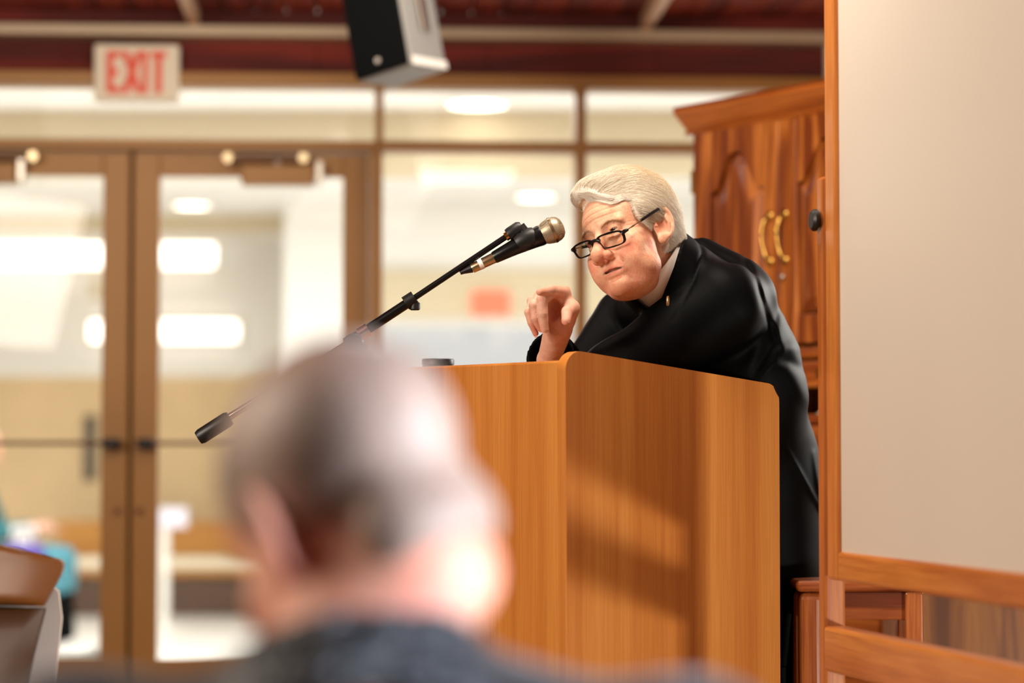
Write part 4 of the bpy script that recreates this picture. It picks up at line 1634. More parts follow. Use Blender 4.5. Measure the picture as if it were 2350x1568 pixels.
def left_hand(p):
    d = cap(p, LH - (LHe - LH) * 1.2, LH, .026, .027)
    ax_ = (LHe - LH) / np.linalg.norm(LHe - LH)
    sd_ = np.cross(ax_, [0, 0, 1.0])
    palm = None
    for i, (o, l) in enumerate(((-.030, .062), (-.010, .074), (.010, .070), (.029, .055))):
        m0 = LH + ax_ * .085 + sd_ * o
        e = cap(p, LH + ax_ * .02 + sd_ * o * .6, m0, .013, .011)
        palm = e if palm is None else smin(palm, e, .01)
        t1 = m0 + ax_ * l * .55 + [0, 0, -.004]
        t2 = m0 + ax_ * l + [0, 0, -.014]
        d = smin(d, chain(p, [m0, t1, t2], [.0098, .0088, .0070]), .004)
    d = smin(d, palm, .012)
    d = smin(d, chain(p, [LH + ax_ * .02 - sd_ * .02, LH + ax_ * .06 - sd_ * .05, LH + ax_ * .095 - sd_ * .058], [.014, .011, .009]), .008)
    return d


Vb, Qb = surface(body_field, (-.2, 3.95, -.0), (.75, 4.95, 1.5), .016)
Vl, Ql = surface(left_hand, LH - .26, LH + .26, .004)
n1, n2, n3 = len(Vhw), len(Vrw), len(Vb)
allV = np.concatenate([Vhw, Vrw, Vb, Vl])
allQ = np.concatenate([Qh, Qr + n1, Qb + n1 + n2, Ql + n1 + n2 + n3])
plain_t = np.tile(np.array([.56, .30, .20, 1.0]), (len(Vb) + len(Vl), 1))
person = raw('person', allV, allQ, M['skin'], None, ORI, colors=np.concatenate([tint_h, tr, plain_t]))
tag(person, 'white haired clergyman in glasses and black suit leaning on the lectern, pointing', 'person')


def P_(name, V, Q, mat, **kw):
    o = raw(name, np.asarray(V) - ORI, Q, mat, person, **kw)
    return o


def local_mb_build(mb, name, mat, parent=person, smooth=True, sharp=40, off=ORI):
    bmesh.ops.translate(mb.bm, verts=mb.bm.verts, vec=-Vector(off))
    return mb.build(name, mat, parent, None, smooth, sharp)


# ---- eyes
M['eye_white'] = plain('eye_white', '#A4968C', 0.15)
M['iris'] = plain('iris', '#2C2A2A', 0.15)
M['pupil'] = plain('pupil', '#060606', 0.1)
gz = np.array([-.10, .985, -.05])
for sx in (1, -1):
    c = np.array([3.2 * sx, 7.78, 1.25])
    b = MB()
    rot_ = Vector(gz @ HF.R).to_track_quat('Z', 'Y').to_matrix().to_4x4()
    m = Matrix.Translation(Vector(HF.w(c)[0])) @ rot_
    R_ = .0108
    prof = [(R_ * math.sin(a), -R_ * math.cos(a)) for a in np.linspace(.05, math.pi - .48, 14)]
    b.lathe(prof, 24, m)
    eye = local_mb_build(b, 'eye', M['eye_white'])
    b = MB()
    b.lathe([(R_ * math.sin(a), R_ * math.cos(a) + .0001) for a in np.linspace(.62, .20, 6)], 24, m)
    local_mb_build(b, 'iris', M['iris'], eye)
    b = MB()
    b.lathe([(R_ * math.sin(a), R_ * math.cos(a) + .0004) for a in np.linspace(.22, .02, 5)], 20, m)
    local_mb_build(b, 'pupil', M['pupil'], eye)

# ---- finger nails
M['nail'] = plain('nail', '#E8B49C', 0.25)
view = np.array([0, 0, 1.0])
for k, (pp_, rr_) in list(fingers.items()) + [('t', thumb)]:
    if k in 'i':
        continue
    tip, prev, rad = pp_[3], pp_[2], rr_[3]
    ax_ = (tip - prev) / np.linalg.norm(tip - prev)
    out_ = {'m': np.array([.15, .25, 1.0]), 'r': np.array([-.3, .1, 1.0]), 'p': np.array([-.6, 0, .8]), 't': np.array([1.0, .25, .35])}[k]
    out_ = out_ - ax_ * (out_ @ ax_)
    out_ = out_ / np.linalg.norm(out_)
    sd_ = np.cross(ax_, out_)
    b = MB()
    rows = []
    for j in range(6):
        t = j / 5
        row = []
        for i in range(7):
            u = -1 + 2 * i / 6
            wv_ = rad * .72 * (1 - .35 * max(0, t - .6) / .4 * u * u)
            ang_ = u * .75
            rad_ = rad * (1.03 - .05 * t)
            pt_ = tip + ax_ * (-.45 + t * (1.15 - .25 * u * u)) + out_ * (rad_ * math.cos(ang_) * (1 - .22 * t)) + sd_ * (rad_ * math.sin(ang_))
            row.append(b.bm.verts.new(hand_world(pt_)[0]))
        rows.append(row)
    for r0, r1 in zip(rows, rows[1:]):
        for i in range(6):
            b.bm.faces.new((r0[i], r0[i + 1], r1[i + 1], r1[i]))
    g = bmesh.ops.solidify(b.bm, geom=b.bm.faces[:], thickness=.0005)
    local_mb_build(b, 'finger_nail', M['nail'])

# ---- hair: shaped mass plus combed strands
M['hair'] = None
mh, nt, bb = base_mat('white_hair')
tcn = nt.nodes.new('ShaderNodeHairInfo')
tca = nt.nodes.new('ShaderNodeAttribute')
tca.attribute_name = 'tint'
mxh = nt.nodes.new('ShaderNodeMix')
mxh.data_type = 'RGBA'
mxh.blend_type = 'MULTIPLY'
mxh.inputs['Factor'].default_value = 1.0
rmp = nt.nodes.new('ShaderNodeValToRGB')
rmp.color_ramp.elements[0].color = lin('#DCD6CA')
rmp.color_ramp.elements[1].color = lin('#FFFBF4')
nt.links.new(tcn.outputs['Random'], rmp.inputs['Fac'])
nt.links.new(rmp.outputs['Color'], mxh.inputs['A'])
nt.links.new(tca.outputs['Color'], mxh.inputs['B'])
nt.links.new(mxh.outputs['Result'], bb.inputs['Base Color'])
bb.inputs['Roughness'].default_value = .42
M['hair'] = mh
mh2, nt, bb = base_mat('white_hair_mass')
tcn = nt.nodes.new('ShaderNodeAttribute')
tcn.attribute_name = 'tint'
nt.links.new(tcn.outputs['Color'], bb.inputs['Base Color'])
bb.inputs['Roughness'].default_value = .5
M['hair_mass'] = mh2


def hairline(p):
    """positive on the scalp side, negative on the face, cm"""
    x, y, z = p[:, 0], p[:, 1], p[:, 2]
    # front edge: height of the hairline over the forehead against x (his left positive)
    front = np.interp(x, [-9, -8, -6.5, -4.5, -2, .7, 3, 4.5, 6.3, 7.3, 8, 9],
                      [.5, 1.0, 5.0, 8.3, 9.2, 8.9, 6.9, 5.5, 5.7, 5.3, 3.6, 3.0])
    face = z - front
    # in front of the ears the hair ends at the temple and the sideburn
    side = np.interp(z, [-6, -4, -2, -.6, .2, 1, 2.3, 4, 6, 8], [-5.0, -3.6, -2.9, 1.9, 2.7, 3.4, 4.8, 5.8, 7.0, 7.4])
    back = (side - y)
    ear = np.maximum(-(np.sqrt(((y + .8) / 2.5) ** 2 + ((z - .0) / 3.3) ** 2) - 1) * 2.2, 0) * (np.abs(x) > 6.0)
    nape = z + 5.6 + .12 * y
    s = np.where(y > side, face, np.maximum(back, face))
    s = np.minimum(s, nape)
    return s - ear * 2.0


def hair_dir(p):
    """combing direction: from the parting over the brow, back over the crown and down to the nape"""
    x, y, z = p[:, 0], p[:, 1], p[:, 2]
    t = np.clip((y - 3.0) / 5.5, 0, 1)
    side = np.clip((np.abs(x) - 4.5) / 3.5, 0, 1)
    d = np.stack([.42 * t + .05 * x / 8, -1.0 + .35 * t, .10 * t - .20 * (1 - t) - .45 * side * (1 - t)], 1)
    d[:, 2] -= np.clip((-y - 3) / 6, 0, 1) * .8
    return d / np.linalg.norm(d, axis=1)[:, None]


def hair_field(p):
    x, y, z = p[:, 0], p[:, 1], p[:, 2]
    d = ell(p, (.5, -1.9, 4.9), (8.45, 10.3, 10.4))
    d = smin(d, ell(p, (-.8, 4.0, 10.7), (5.7, 5.0, 3.5), rotm('x', 10)), 2.0)    # quiff over the forehead
    d = smin(d, ell(p, (-2.0, 6.2, 11.3), (3.4, 2.3, 1.7)), 1.6)
    d = smin(d, ell(p, (1.8, 7.6, 8.4), (3.4, 1.1, 1.1), rotm('y', 34)), 1.3)      # lock swept down over the brow
    d = smin(d, ell(p, (7.0, 2.4, 3.6), (1.5, 3.4, 3.0)), 1.0)
    d = smin(d, ell(p, (-7.0, 2.4, 3.6), (1.4, 3.4, 3.0)), 1.0)
    d = smin(d, ell(p, (.4, -7.7, -1.8), (5.7, 3.2, 4.1)), 1.8)          # nape
    dr = hair_dir(p)
    # locks: ridges along the combing direction
    w = np.cross(dr, np.stack([x, y + .8, z - 4.5], 1) / 9.0)
    u = (p * w).sum(1)
    d = d + .10 * np.sin(u * 1.9 + 2.2 * noise3(p, .45, 21)) + .04 * np.sin(u * 5.1 + noise3(p, .7, 22) * 2) + .14 * noise3(p, .6, 23)
    hl = hairline(p)
    taper = np.where((np.abs(x) > 5.2) | (y < 4), .75, .9)
    d = d + taper * np.exp(-np.maximum(hl, 0) / .9)
    return smax(d, -hl * .75, .2)


Vc, Qc = surface(hair_field, (-11, -15, -9.5), (11, 12.5, 17.5), .18)
tn = .5 + .5 * noise3(Vc, .35, 31)
grey = np.clip((Vc[:, 2] - 6) / 6, 0, 1) * np.clip((3 - Vc[:, 1]) / 8 + .6, 0, 1)
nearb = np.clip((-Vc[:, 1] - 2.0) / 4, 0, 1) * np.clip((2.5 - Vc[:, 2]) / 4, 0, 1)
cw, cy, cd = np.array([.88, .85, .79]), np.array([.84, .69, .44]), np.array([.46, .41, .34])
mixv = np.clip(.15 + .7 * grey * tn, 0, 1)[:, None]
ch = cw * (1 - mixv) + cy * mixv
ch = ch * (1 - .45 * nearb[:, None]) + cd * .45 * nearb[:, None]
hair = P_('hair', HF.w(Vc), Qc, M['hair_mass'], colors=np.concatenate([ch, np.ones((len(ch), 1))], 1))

# strands growing on that mass
vn = np.stack([hair_field(Vc + np.eye(3)[i] * .1) - hair_field(Vc - np.eye(3)[i] * .1) for i in range(3)], 1)
vn /= np.linalg.norm(vn, axis=1)[:, None] + 1e-9
okv = hairline(Vc) > -.45
cand = np.flatnonzero(okv & (sph(Vc, (0, -.5, 3.5), 0) > 7.0))
NS = 22000
sel = rng.choice(cand, NS)
r0 = Vc[sel] - vn[sel] * .25
cur = r0.copy()
pts = [cur.copy()]
L_ = rng.uniform(2.2, 5.0, NS)
L_ *= np.where((Vc[sel][:, 2] < 1.5), .45, 1.0)
NSEG = 8
loft = rng.uniform(.05, .32, NS)
frizz = rng.normal(size=(NS, 3)) * .10
for i in range(NSEG - 1):
    dr = hair_dir(cur) + frizz + .12 * np.stack([noise3(cur, .8, 41), noise3(cur, .8, 42), noise3(cur, .8, 43)], 1)
    nn_ = cur - np.array([.4, -1.2, 4.6])
    nn_ = nn_ / np.array([8.4, 10.2, 10.0]) ** 2
    nn_ /= np.linalg.norm(nn_, axis=1)[:, None]
    dr = dr - nn_ * (dr * nn_).sum(1)[:, None]
    dr /= np.linalg.norm(dr, axis=1)[:, None] + 1e-9
    cur = cur + dr * (L_ / (NSEG - 1))[:, None]
    dd = hair_field(cur)
    tgt = loft * math.sin(math.pi * min(1, (i + 1) / (NSEG - 1)) * .8)
    cur = cur - nn_ * np.clip(dd - tgt, -.6, .6)[:, None]
    pts.append(cur.copy())
pts = np.stack(pts, 1)
keep = (hairline(pts[:, -1]) > -.7) & (hairline(pts[:, NSEG // 2]) > -.6)
pts = pts[keep]
stint = np.concatenate([ch[sel][keep], np.ones((keep.sum(), 1))], 1)
wp = HF.w(pts.reshape(-1, 3)).reshape(pts.shape) - ORI
st = strands('hair_strands', pts, lambda t: wp[:, int(round(t * (NSEG - 1)))], M['hair'], hair, (0, 0, 0), NSEG, .00019, stint)

# locks falling along the front edge of the hair
EDGE = np.array([(-5.4, 5.4, 8.8), (-4.6, 6.6, 9.8), (-3.2, 7.8, 10.0), (-1.8, 8.9, 9.5), (.7, 9.0, 8.7), (2.6, 8.7, 7.2), (4.2, 8.2, 6.0), (5.4, 7.6, 6.0), (6.6, 6.6, 6.4), (7.6, 5.0, 5.6)])


def edge_at(t):
    u = np.clip(t, 0, 1) * (len(EDGE) - 1)
    i = np.minimum(u.astype(int), len(EDGE) - 2)
    f = (u - i)[:, None]
    f = f * f * (3 - 2 * f) * .3 + f * .7
    return EDGE[i] * (1 - f) + EDGE[i + 1] * f


NE = 3400
t0 = rng.uniform(-.05, .72, NE)
ln_ = rng.uniform(.16, .40, NE)
off = rng.uniform(-.15, 1.9, NE) ** 1.0
lift_ = rng.uniform(.03, .22, NE)
ep = []
for i in range(9):
    tq = i / 8
    q = edge_at(t0 + ln_ * tq) + np.stack([-.10 * off, -.25 * off, off * (1 - .35 * tq)], 1) + rng.normal(size=(NE, 3)) * .02
    for _ in range(3):
        fld = np.minimum(hair_field(q), hf(q))
        g = np.stack([(np.minimum(hair_field(q + np.eye(3)[k] * .08), hf(q + np.eye(3)[k] * .08)) - fld) / .08 for k in range(3)], 1)
        g /= np.linalg.norm(g, axis=1)[:, None] + 1e-9
        q = q - g * np.clip(fld - lift_ * (.4 + 1.2 * math.sin(math.pi * tq)), -.7, .7)[:, None]
    ep.append(q)
ep = np.stack(ep, 1)
ew = HF.w(ep.reshape(-1, 3)).reshape(ep.shape) - ORI
et = np.tile(np.array([.90, .86, .80, 1.0]), (NE, 1)) * np.concatenate([rng.uniform(.8, 1.08, (NE, 1))] * 3 + [np.ones((NE, 1))], 1)
strands('hair_strands', ep, lambda t: ew[:, int(round(t * 8))], M['hair'], hair, (0, 0, 0), 9, .00018, et)

# brows
bp_ = []
for sx in (1, -1):
    for _ in range(150):
        u = rng.uniform(0, 1)
        bx = np.array([(1.2 + 3.9 * u) * sx, 9.75 - 1.9 * u ** 1.6, 2.15 + .85 * math.sin(u * 2.7) - .5 * u + rng.normal() * .15 + (.5 if sx < 0 else 0)])
        dv = np.array([sx * (.5 + .3 * u), -.15, .35 - .6 * u]) + rng.normal(size=3) * .12
        bp_.append((bx, dv / np.linalg.norm(dv) * rng.uniform(.45, .8)))
bx = np.array([b[0] for b in bp_])
bv = np.array([b[1] for b in bp_])
# settle on the skin
for _ in range(4):
    g = np.stack([(hf(bx + np.eye(3)[i] * .05) - hf(bx - np.eye(3)[i] * .05)) / .1 for i in range(3)], 1)
    bx = bx - g * (hf(bx) - .02)[:, None]
mb_, nt, bb = base_mat('brow_hair')
bb.inputs['Base Color'].default_value = lin('#A8825E')
strands('eyebrows', bx, lambda t: HF.w(bx + bv * t + np.stack([0 * t * bv[:, 0], .25 * t * (1 - .4 * t) + 0 * bv[:, 0], 0 * bv[:, 0]], 1)) - ORI, mb_, person, (0, 0, 0), 4, .00015)

# ---- reading glasses, low on the nose
M['lens'] = glass_mat('lens', '#F4F4F2', 0.06)
GC = np.array([0.0, 11.05, -.85])            # bridge centre in head cm
gt = math.radians(-14)                     # lenses lean: bottoms nearer the face


def gl(u, v, w=0.0):
    """glasses plane: u across, v up, w out of the plane; slight wrap"""
    yv = -.045 * abs(u) ** 1.6 + w
    v = v - .14 * u
    return GC + np.array([u, yv * math.cos(gt) - v * math.sin(gt), v * math.cos(gt) + yv * math.sin(gt)])


def lens_outline(sx, grow=0.0, n=40):
    o = []
    for i in range(n):
        a = 2 * math.pi * i / n
        cx, cz = math.cos(a), math.sin(a)
        e = .46
        w_, h_ = 2.62 + grow, 1.26 + grow
        u = w_ * math.copysign(abs(cx) ** e, cx)
        v = h_ * math.copysign(abs(cz) ** e, cz)
        if v < 0:
            u *= 1 - .10 * abs(v) / h_
        o.append((sx * (3.55 + u), v - .14 * (u / w_)))
    return o


b = MB()
for sx in (1, -1):
    ln = lens_outline(sx)
    ring = [Vector(HF.w(gl(u, v))[0]) for u, v in ln]
    n = len(ring)
    vs = []
    for i, (u, v) in enumerate(ln):
        cxy = np.array([sx * 3.55, 0])
        dv = np.array([u, v]) - cxy
        dv = dv / np.linalg.norm(dv)
        thk = .40 if v > .2 else .26
        quad = []
        for (o_, w_) in ((-.05, -.2), (thk, -.2), (thk, .18), (-.05, .18)):
            quad.append(b.bm.verts.new(HF.w(gl(u + dv[0] * o_, v + dv[1] * o_, w_))[0]))
        vs.append(quad)
    for i in range(n):
        for j in range(4):
            b.bm.faces.new((vs[i][j], vs[(i + 1) % n][j], vs[(i + 1) % n][(j + 1) % 4], vs[i][(j + 1) % 4]))
br = [HF.w(gl(u, .62 + .35 * (1 - (u / 1.1) ** 2), .05))[0] for u in np.linspace(-1.15, 1.15, 9)]
b.tube(br, .0031, 10)
for sx in (1, -1):
    b.tube([HF.w(gl(sx * 6.1, .40, .0))[0], HF.w(gl(sx * 6.65, .70, -.10))[0], HF.w(gl(sx * 7.15, .85, -.75))[0]], [.0036, .0036, .0026], 10)
M['frame_black'] = plain('frame_black', '#08090B', 0.22)
glasses = local_mb_build(b, 'glasses', M['frame_black'], sharp=50)
for sx in (1, -1):
    b = MB()
    vs = [b.bm.verts.new(HF.w(gl(u, v, 0.02))[0]) for u, v in lens_outline(sx, -.02)]
    vc = [b.bm.verts.new(HF.w(gl(u, v, -.05))[0]) for u, v in lens_outline(sx, -.02)]
    b.bm.faces.new(vs)
    b.bm.faces.new(list(reversed(vc)))
    for i in range(len(vs)):
        b.bm.faces.new((vs[i], vc[i], vc[(i + 1) % len(vs)], vs[(i + 1) % len(vs)]))
    local_mb_build(b, 'lens', M['lens'], glasses, sharp=30)
    hin = gl(sx * 7.15, .85, -.75)
    ear_ = np.array([sx * 8.75, .6, 3.1])
    p1 = hin + (ear_ - hin) * .42
    b = MB()
    b.tube([HF.w(hin)[0], HF.w(p1 + [sx * .12, 0, 0])[0]], .0011, 8)
    b.tube([HF.w(hin + (ear_ - hin) * .10)[0], HF.w(hin + (ear_ - hin) * .22)[0]], .0016, 8)
    local_mb_build(b, 'temple_wire', M['nickel'], glasses)
    b = MB()
    q_ = [p1 + [sx * .12, 0, 0], ear_ + [sx * .05, 0, 0], ear_ + [sx * -.35, -1.6, -.7], ear_ + [sx * -.9, -2.4, -2.2]]
    b.tube([HF.w(k_)[0] for k_ in q_], [.0026, .0029, .0024, .0018], 10)
    local_mb_build(b, 'temple_tip', M['frame_black'], glasses)

# ---- white clerical collar

def band(rad0, rad1, z0, z1, thick, tilt_fn=None, n=64, m=6, center=None, axis=None, sx=1.0):
    ctr = CC if center is None else center
    a = CA if axis is None else axis
    e1 = np.cross(a, [0, 0, 1.0])
    e1 /= np.linalg.norm(e1)
    e2 = np.cross(a, e1)
    V, F = [], []
    for side in (0, 1):
        for j in range(m + 1):
            t = j / m
            for i in range(n):
                th = 2 * math.pi * i / n
                r = rad0 + (rad1 - rad0) * t + (thick if side else 0)
                h_ = z0 + (z1 - z0) * t
                if tilt_fn:
                    h_ += tilt_fn(th, t)
                V.append(ctr + a * h_ + (e1 * math.cos(th) * sx + e2 * math.sin(th)) * r)
    k = (m + 1) * n
    for j in range(m):
        for i in range(n):
            i2 = (i + 1) % n
            p0, p1_, p2, p3 = j * n + i, j * n + i2, (j + 1) * n + i2, (j + 1) * n + i
            F.append((p0, p3, p2, p1_))
            F.append((k + p0, k + p1_, k + p2, k + p3))
    for i in range(n):
        i2 = (i + 1) % n
        F.append((i, i2, k + i2, k + i))
        F.append((m * n + i, k + m * n + i, k + m * n + i2, m * n + i2))
    return V, F


M['collar'] = plain('collar', '#FBF8F2', 0.5)
Vk, Fk = band(.0735, .0675, -.055, .012, .0025)
P_('clerical_collar', Vk, Fk, M['collar'], sharp=50)

# ---- black suit jacket
M['suit'] = plain('suit', '#020304', 0.58, spec=0.065, noise=0.2, nscale=500)
SE = np.array([.066, 4.195, 1.298])        # end of the right sleeve
sdir = (SE - RE) / np.linalg.norm(SE - RE)


def dproj(p, pts, widths=None):
    """distance in photograph pixels from points to a polyline drawn as the viewer sees the cloth"""
    q = p - np.array([0, 0, CAM_H])
    cp, sp_ = math.cos(PITCH), math.sin(PITCH)
    dy = q[:, 1] * cp + q[:, 2] * sp_
    u = 1175 + FPX * q[:, 0] / dy
    v = 784 - FPX * (-q[:, 1] * sp_ + q[:, 2] * cp) / dy
    uv = np.stack([u, v], 1)
    best = np.full(len(p), 1e9)
    tt = np.zeros(len(p))
    ntot = len(pts) - 1
    for i in range(ntot):
        a, b_ = np.array(pts[i], float), np.array(pts[i + 1], float)
        ab = b_ - a
        t = np.clip(((uv - a) @ ab) / (ab @ ab), 0, 1)
        dd = np.sqrt(((uv - a - t[:, None] * ab) ** 2).sum(1))
        up = dd < best
        best = np.where(up, dd, best)
        tt = np.where(up, (i + t) / ntot, tt)
    return best, tt


def poly_in(p, poly):
    """signed distance in metres to a polygon as it lies on the near side of the collar, negative inside"""
    q = p - np.array([0, 0, CAM_H])
    cp, sp_ = math.cos(PITCH), math.sin(PITCH)
    dy = q[:, 1] * cp + q[:, 2] * sp_
    uv = np.stack([1175 + FPX * q[:, 0] / dy, 784 - FPX * (-q[:, 1] * sp_ + q[:, 2] * cp) / dy], 1)
    best = np.full(len(p), 1e9)
    ins = np.zeros(len(p), bool)
    n = len(poly)
    for i in range(n):
        a, b_ = np.array(poly[i], float), np.array(poly[(i + 1) % n], float)
        ab = b_ - a
        t = np.clip(((uv - a) @ ab) / (ab @ ab), 0, 1)
        best = np.minimum(best, np.sqrt(((uv - a - t[:, None] * ab) ** 2).sum(1)))
        cr = (a[1] > uv[:, 1]) != (b_[1] > uv[:, 1])
        xx = a[0] + (uv[:, 1] - a[1]) * ab[0] / (ab[1] if ab[1] else 1e-9)
        ins ^= cr & (uv[:, 0] < xx)
    return np.where(ins, -best, best) * 4.2 / FPX


FOLDS = [  # (polyline in the picture, amplitude m, width px): + is a raised fold
    ([(1708, 596), (1735, 640), (1752, 700), (1775, 770), (1790, 812)], -.0045, 7),
    ([(1722, 600), (1752, 660), (1772, 730), (1798, 800)], .0035, 9),
    ([(1795, 800), (1775, 835), (1748, 862)], .007, 11),
    ([(1775, 790), (1752, 825), (1735, 858)], -.006, 10),
    ([(1760, 760), (1738, 800), (1715, 845)], .005, 12),
    ([(1828, 800), (1806, 800), (1786, 812)], .006, 14),
    ([(1838, 850), (1815, 832), (1792, 826)], -.006, 12),
    ([(1800, 712), (1788, 760), (1780, 800)], .0045, 14),
    ([(1770, 672), (1778, 720), (1776, 770)], -.004, 10),
    ([(1862, 940), (1840, 900), (1815, 860)], .0045, 16),
    ([(1800, 1020), (1840, 1090), (1890, 1180)], .004, 5),
    ([(1868, 1040), (1880, 1120), (1892, 1200)], .005, 7),
    ([(1640, 590), (1670, 600), (1700, 640)], -.003, 12),
    ([(1600, 545), (1612, 580), (1590, 650), (1545, 735)], -.0035, 5),
    ([(1452, 760), (1400, 790), (1350, 812)], .004, 14),
]


def jacket_field(p):
    Rl = rbody(30)
    d = ell(p, (.372, 4.42, 1.266), (.188, .135, .205), rbody(24))
    d = smin(d, ell(p, (.412, 4.52, 1.08), (.178, .155, .20), rbody(8)), .06)
    d = smin(d, ell(p, (.418, 4.555, .90), (.182, .150, .22), rbody(0)), .05)
    d = smin(d, cap(p, (.418, 4.56, .90), (.42, 4.57, .74), .165, .178), .05)
    d = smin(d, ell(p, (.352, 4.37, 1.401), (.162, .085, .078), rbody(35)), .05)
    # shoulders to the neck
    d = smin(d, cap(p, LS + [-.010, .02, -.004], NB + [.0, .01, .0], .067, .070), .035)
    d = smin(d, cap(p, RS, NB + [-.02, .02, -.02], .055, .055), .04)
    d = smin(d, cap(p, at(1608, 606, 4.35), at(1690, 655, 4.31), .046, .046), .035)
    # left sleeve
    sl = chain(p, [LS, LE, LH - (LH - LE) * .12], [.078, .056, .042], .03)
    d = smin(d, sl, .030)
    # right sleeve, open at the cuff
    rs_ = chain(p, [RS, RE, SE], [.066, .047, .0435], .02)
    rs_ = smax(rs_, (p - SE) @ sdir, .003)
    d = smin(d, rs_, .016)
    d = smax(d, -cap(p, SE - sdir * .085, SE + sdir * .05, .034, .0405), .004)
    # collar of the jacket, standing round the neck
    q = p - CC
    h_ = q @ CA
    rr = np.sqrt(np.maximum((q * q).sum(1) - h_ * h_, 0))
    lap = np.abs(rr - (.0755 - .09 * h_)) - .0054
    lap = np.maximum(lap, np.maximum(h_ - .010, -.085 - h_))
    d = smin(d, lap, .012)
    # neck opening, and the V where the white collar shows
    d = smax(d, -cap(p, CC - CA * .06, CC + CA * .12, .0745, .0690), .003)
    # opening of the collar at the throat, cut square to its surface
    dn = np.array([-.55, -.25, -.80])
    uvd = poly_in(p, [(1440, 670), (1483, 712), (1521, 684), (1547, 612), (1563, 556), (1553, 543), (1480, 560)])
    d = np.where((p[:, 1] < CC[1] + .03) & (h_ > -.08), smax(d, -np.maximum(uvd, rr - .105), .002), d)
    # hem
    d = smax(d, .735 - p[:, 2], .01)
    d = smax(d, -cap(p, (.415, 4.57, .60), (.415, 4.57, .80), .15, .15), .01)
    amp = np.zeros(len(p))
    for pl, a, w in FOLDS:
        dd, tt = dproj(p, pl)
        amp += .7 * a * np.exp(-(dd / w) ** 2) * np.sin(math.pi * np.clip(tt * .9 + .05, 0, 1)) ** .5
    front = np.clip((4.62 - p[:, 1]) / .1, 0, 1)
    d = d - amp * front + .0022 * noise3(p, 22, 61) + .0010 * noise3(p, 60, 62)
    return d


Vj, Qj = surface(jacket_field, (-.06, 3.98, .70), (.68, 4.86, 1.56), .0042, lip=1.6)
jacket = P_('jacket', Vj, Qj, M['suit'])


def trouser_field(p):
    d = cap(p, HIP + [0, 0, -.05], HIP + [0, 0, .02], .13, .13)
    for s in (1, -1):
        h = HIP + s * LB * .085 + [0, 0, -.04]
        kn = np.array([h[0], h[1], .50]) + FB * .03
        an = FOOT[0 if s > 0 else 1] + [0, 0, .05]
        d = smin(d, chain(p, [h, kn, an], [.102, .080, .072], .02), .02)
    d = smax(d, .035 - p[:, 2], .004)
    return d + .002 * noise3(p, 25, 77)


Vt, Qt = surface(trouser_field, (.10, 4.2, .0), (.75, 4.95, 1.1), .010)
P_('trousers', Vt, Qt, M['suit'])
for s in (0, 1):
    f0 = FOOT[s]

    def shoe_field(p, f0=f0):
        d = ell(p, f0 + FB * .07 + [0, 0, .035], (.048, .15, .045), RB)
        d = smin(d, cap(p, f0 + [0, 0, .04], f0 + [0, 0, .08], .045, .042), .03)
        return smax(d, .002 - p[:, 2], .004)
    Vs, Qs = surface(shoe_field, f0 + [-.25, -.25, -.01], f0 + [.25, .25, .15], .006)
    P_('shoe', Vs, Qs, M['black_plastic'])

# lapel pin and shirt button
b = MB()
pn = at(1533, 692, 4.168)
b.lathe([(.0020, -.0095), (.0034, -.006), (.0036, .004), (.0024, .0095)], 12, Matrix.Translation(pn))
M['gold'] = plain('gold', '#C8A878', 0.25, 1.0)
pin = local_mb_build(b, 'lapel_pin', M['gold'])

# ================================================================== THE MAN IN THE FRONT ROW (seen from behind)
FO = np.array(at(828, 1192, 1.65))
MF = HeadFrame(FO, 141, 26, -11, .97)
mfield = head_field('listener')
ORM = np.array([-.09, 1.58, 0.0])
MNB = np.array(at(822, 1530, 1.60))
mnl = MF.l(MNB)[0]


def man_head(p):
    d = mfield(p)
    d = smin(d, cap(p, (0, -1.6, -4.0), mnl, 5.9, 6.4), 2.0)
    return smin(d, ell(p, (0, -4.6, -6.5), (5.2, 3.2, 4.0)), 2.0)


Vm, Qm = surface(man_head, (-11, -16, -24), (11, 14, 14.5), .28)
tm = skin_tint(Vm, True, (.70, .36, .25), 83)
MLB = np.array([-.985, -.17, 0])
MFB = np.array([-.17, .985, 0])
MLS = np.array([-.290, 1.64, .905])
MRS = np.array([.115, 1.57, .905])
MCH = np.array([-.085, 1.60, .78])
MHI = np.array([-.085, 1.58, .545])
MKN = [MHI + s * MLB * .12 + MFB * .42 + [0, 0, -.02] for s in (1, -1)]
MAN = [k * [1, 1, 0] + MFB * .03 + [0, 0, .09] for k in MKN]
MEL = [MLS + MLB * .05 + MFB * .05 + [0, 0, -.29], MRS - MLB * .05 + MFB * .05 + [0, 0, -.29]]
MHD = [MKN[0] - MFB * .10 + [0, 0, .10], MKN[1] - MFB * .10 + [0, 0, .10]]


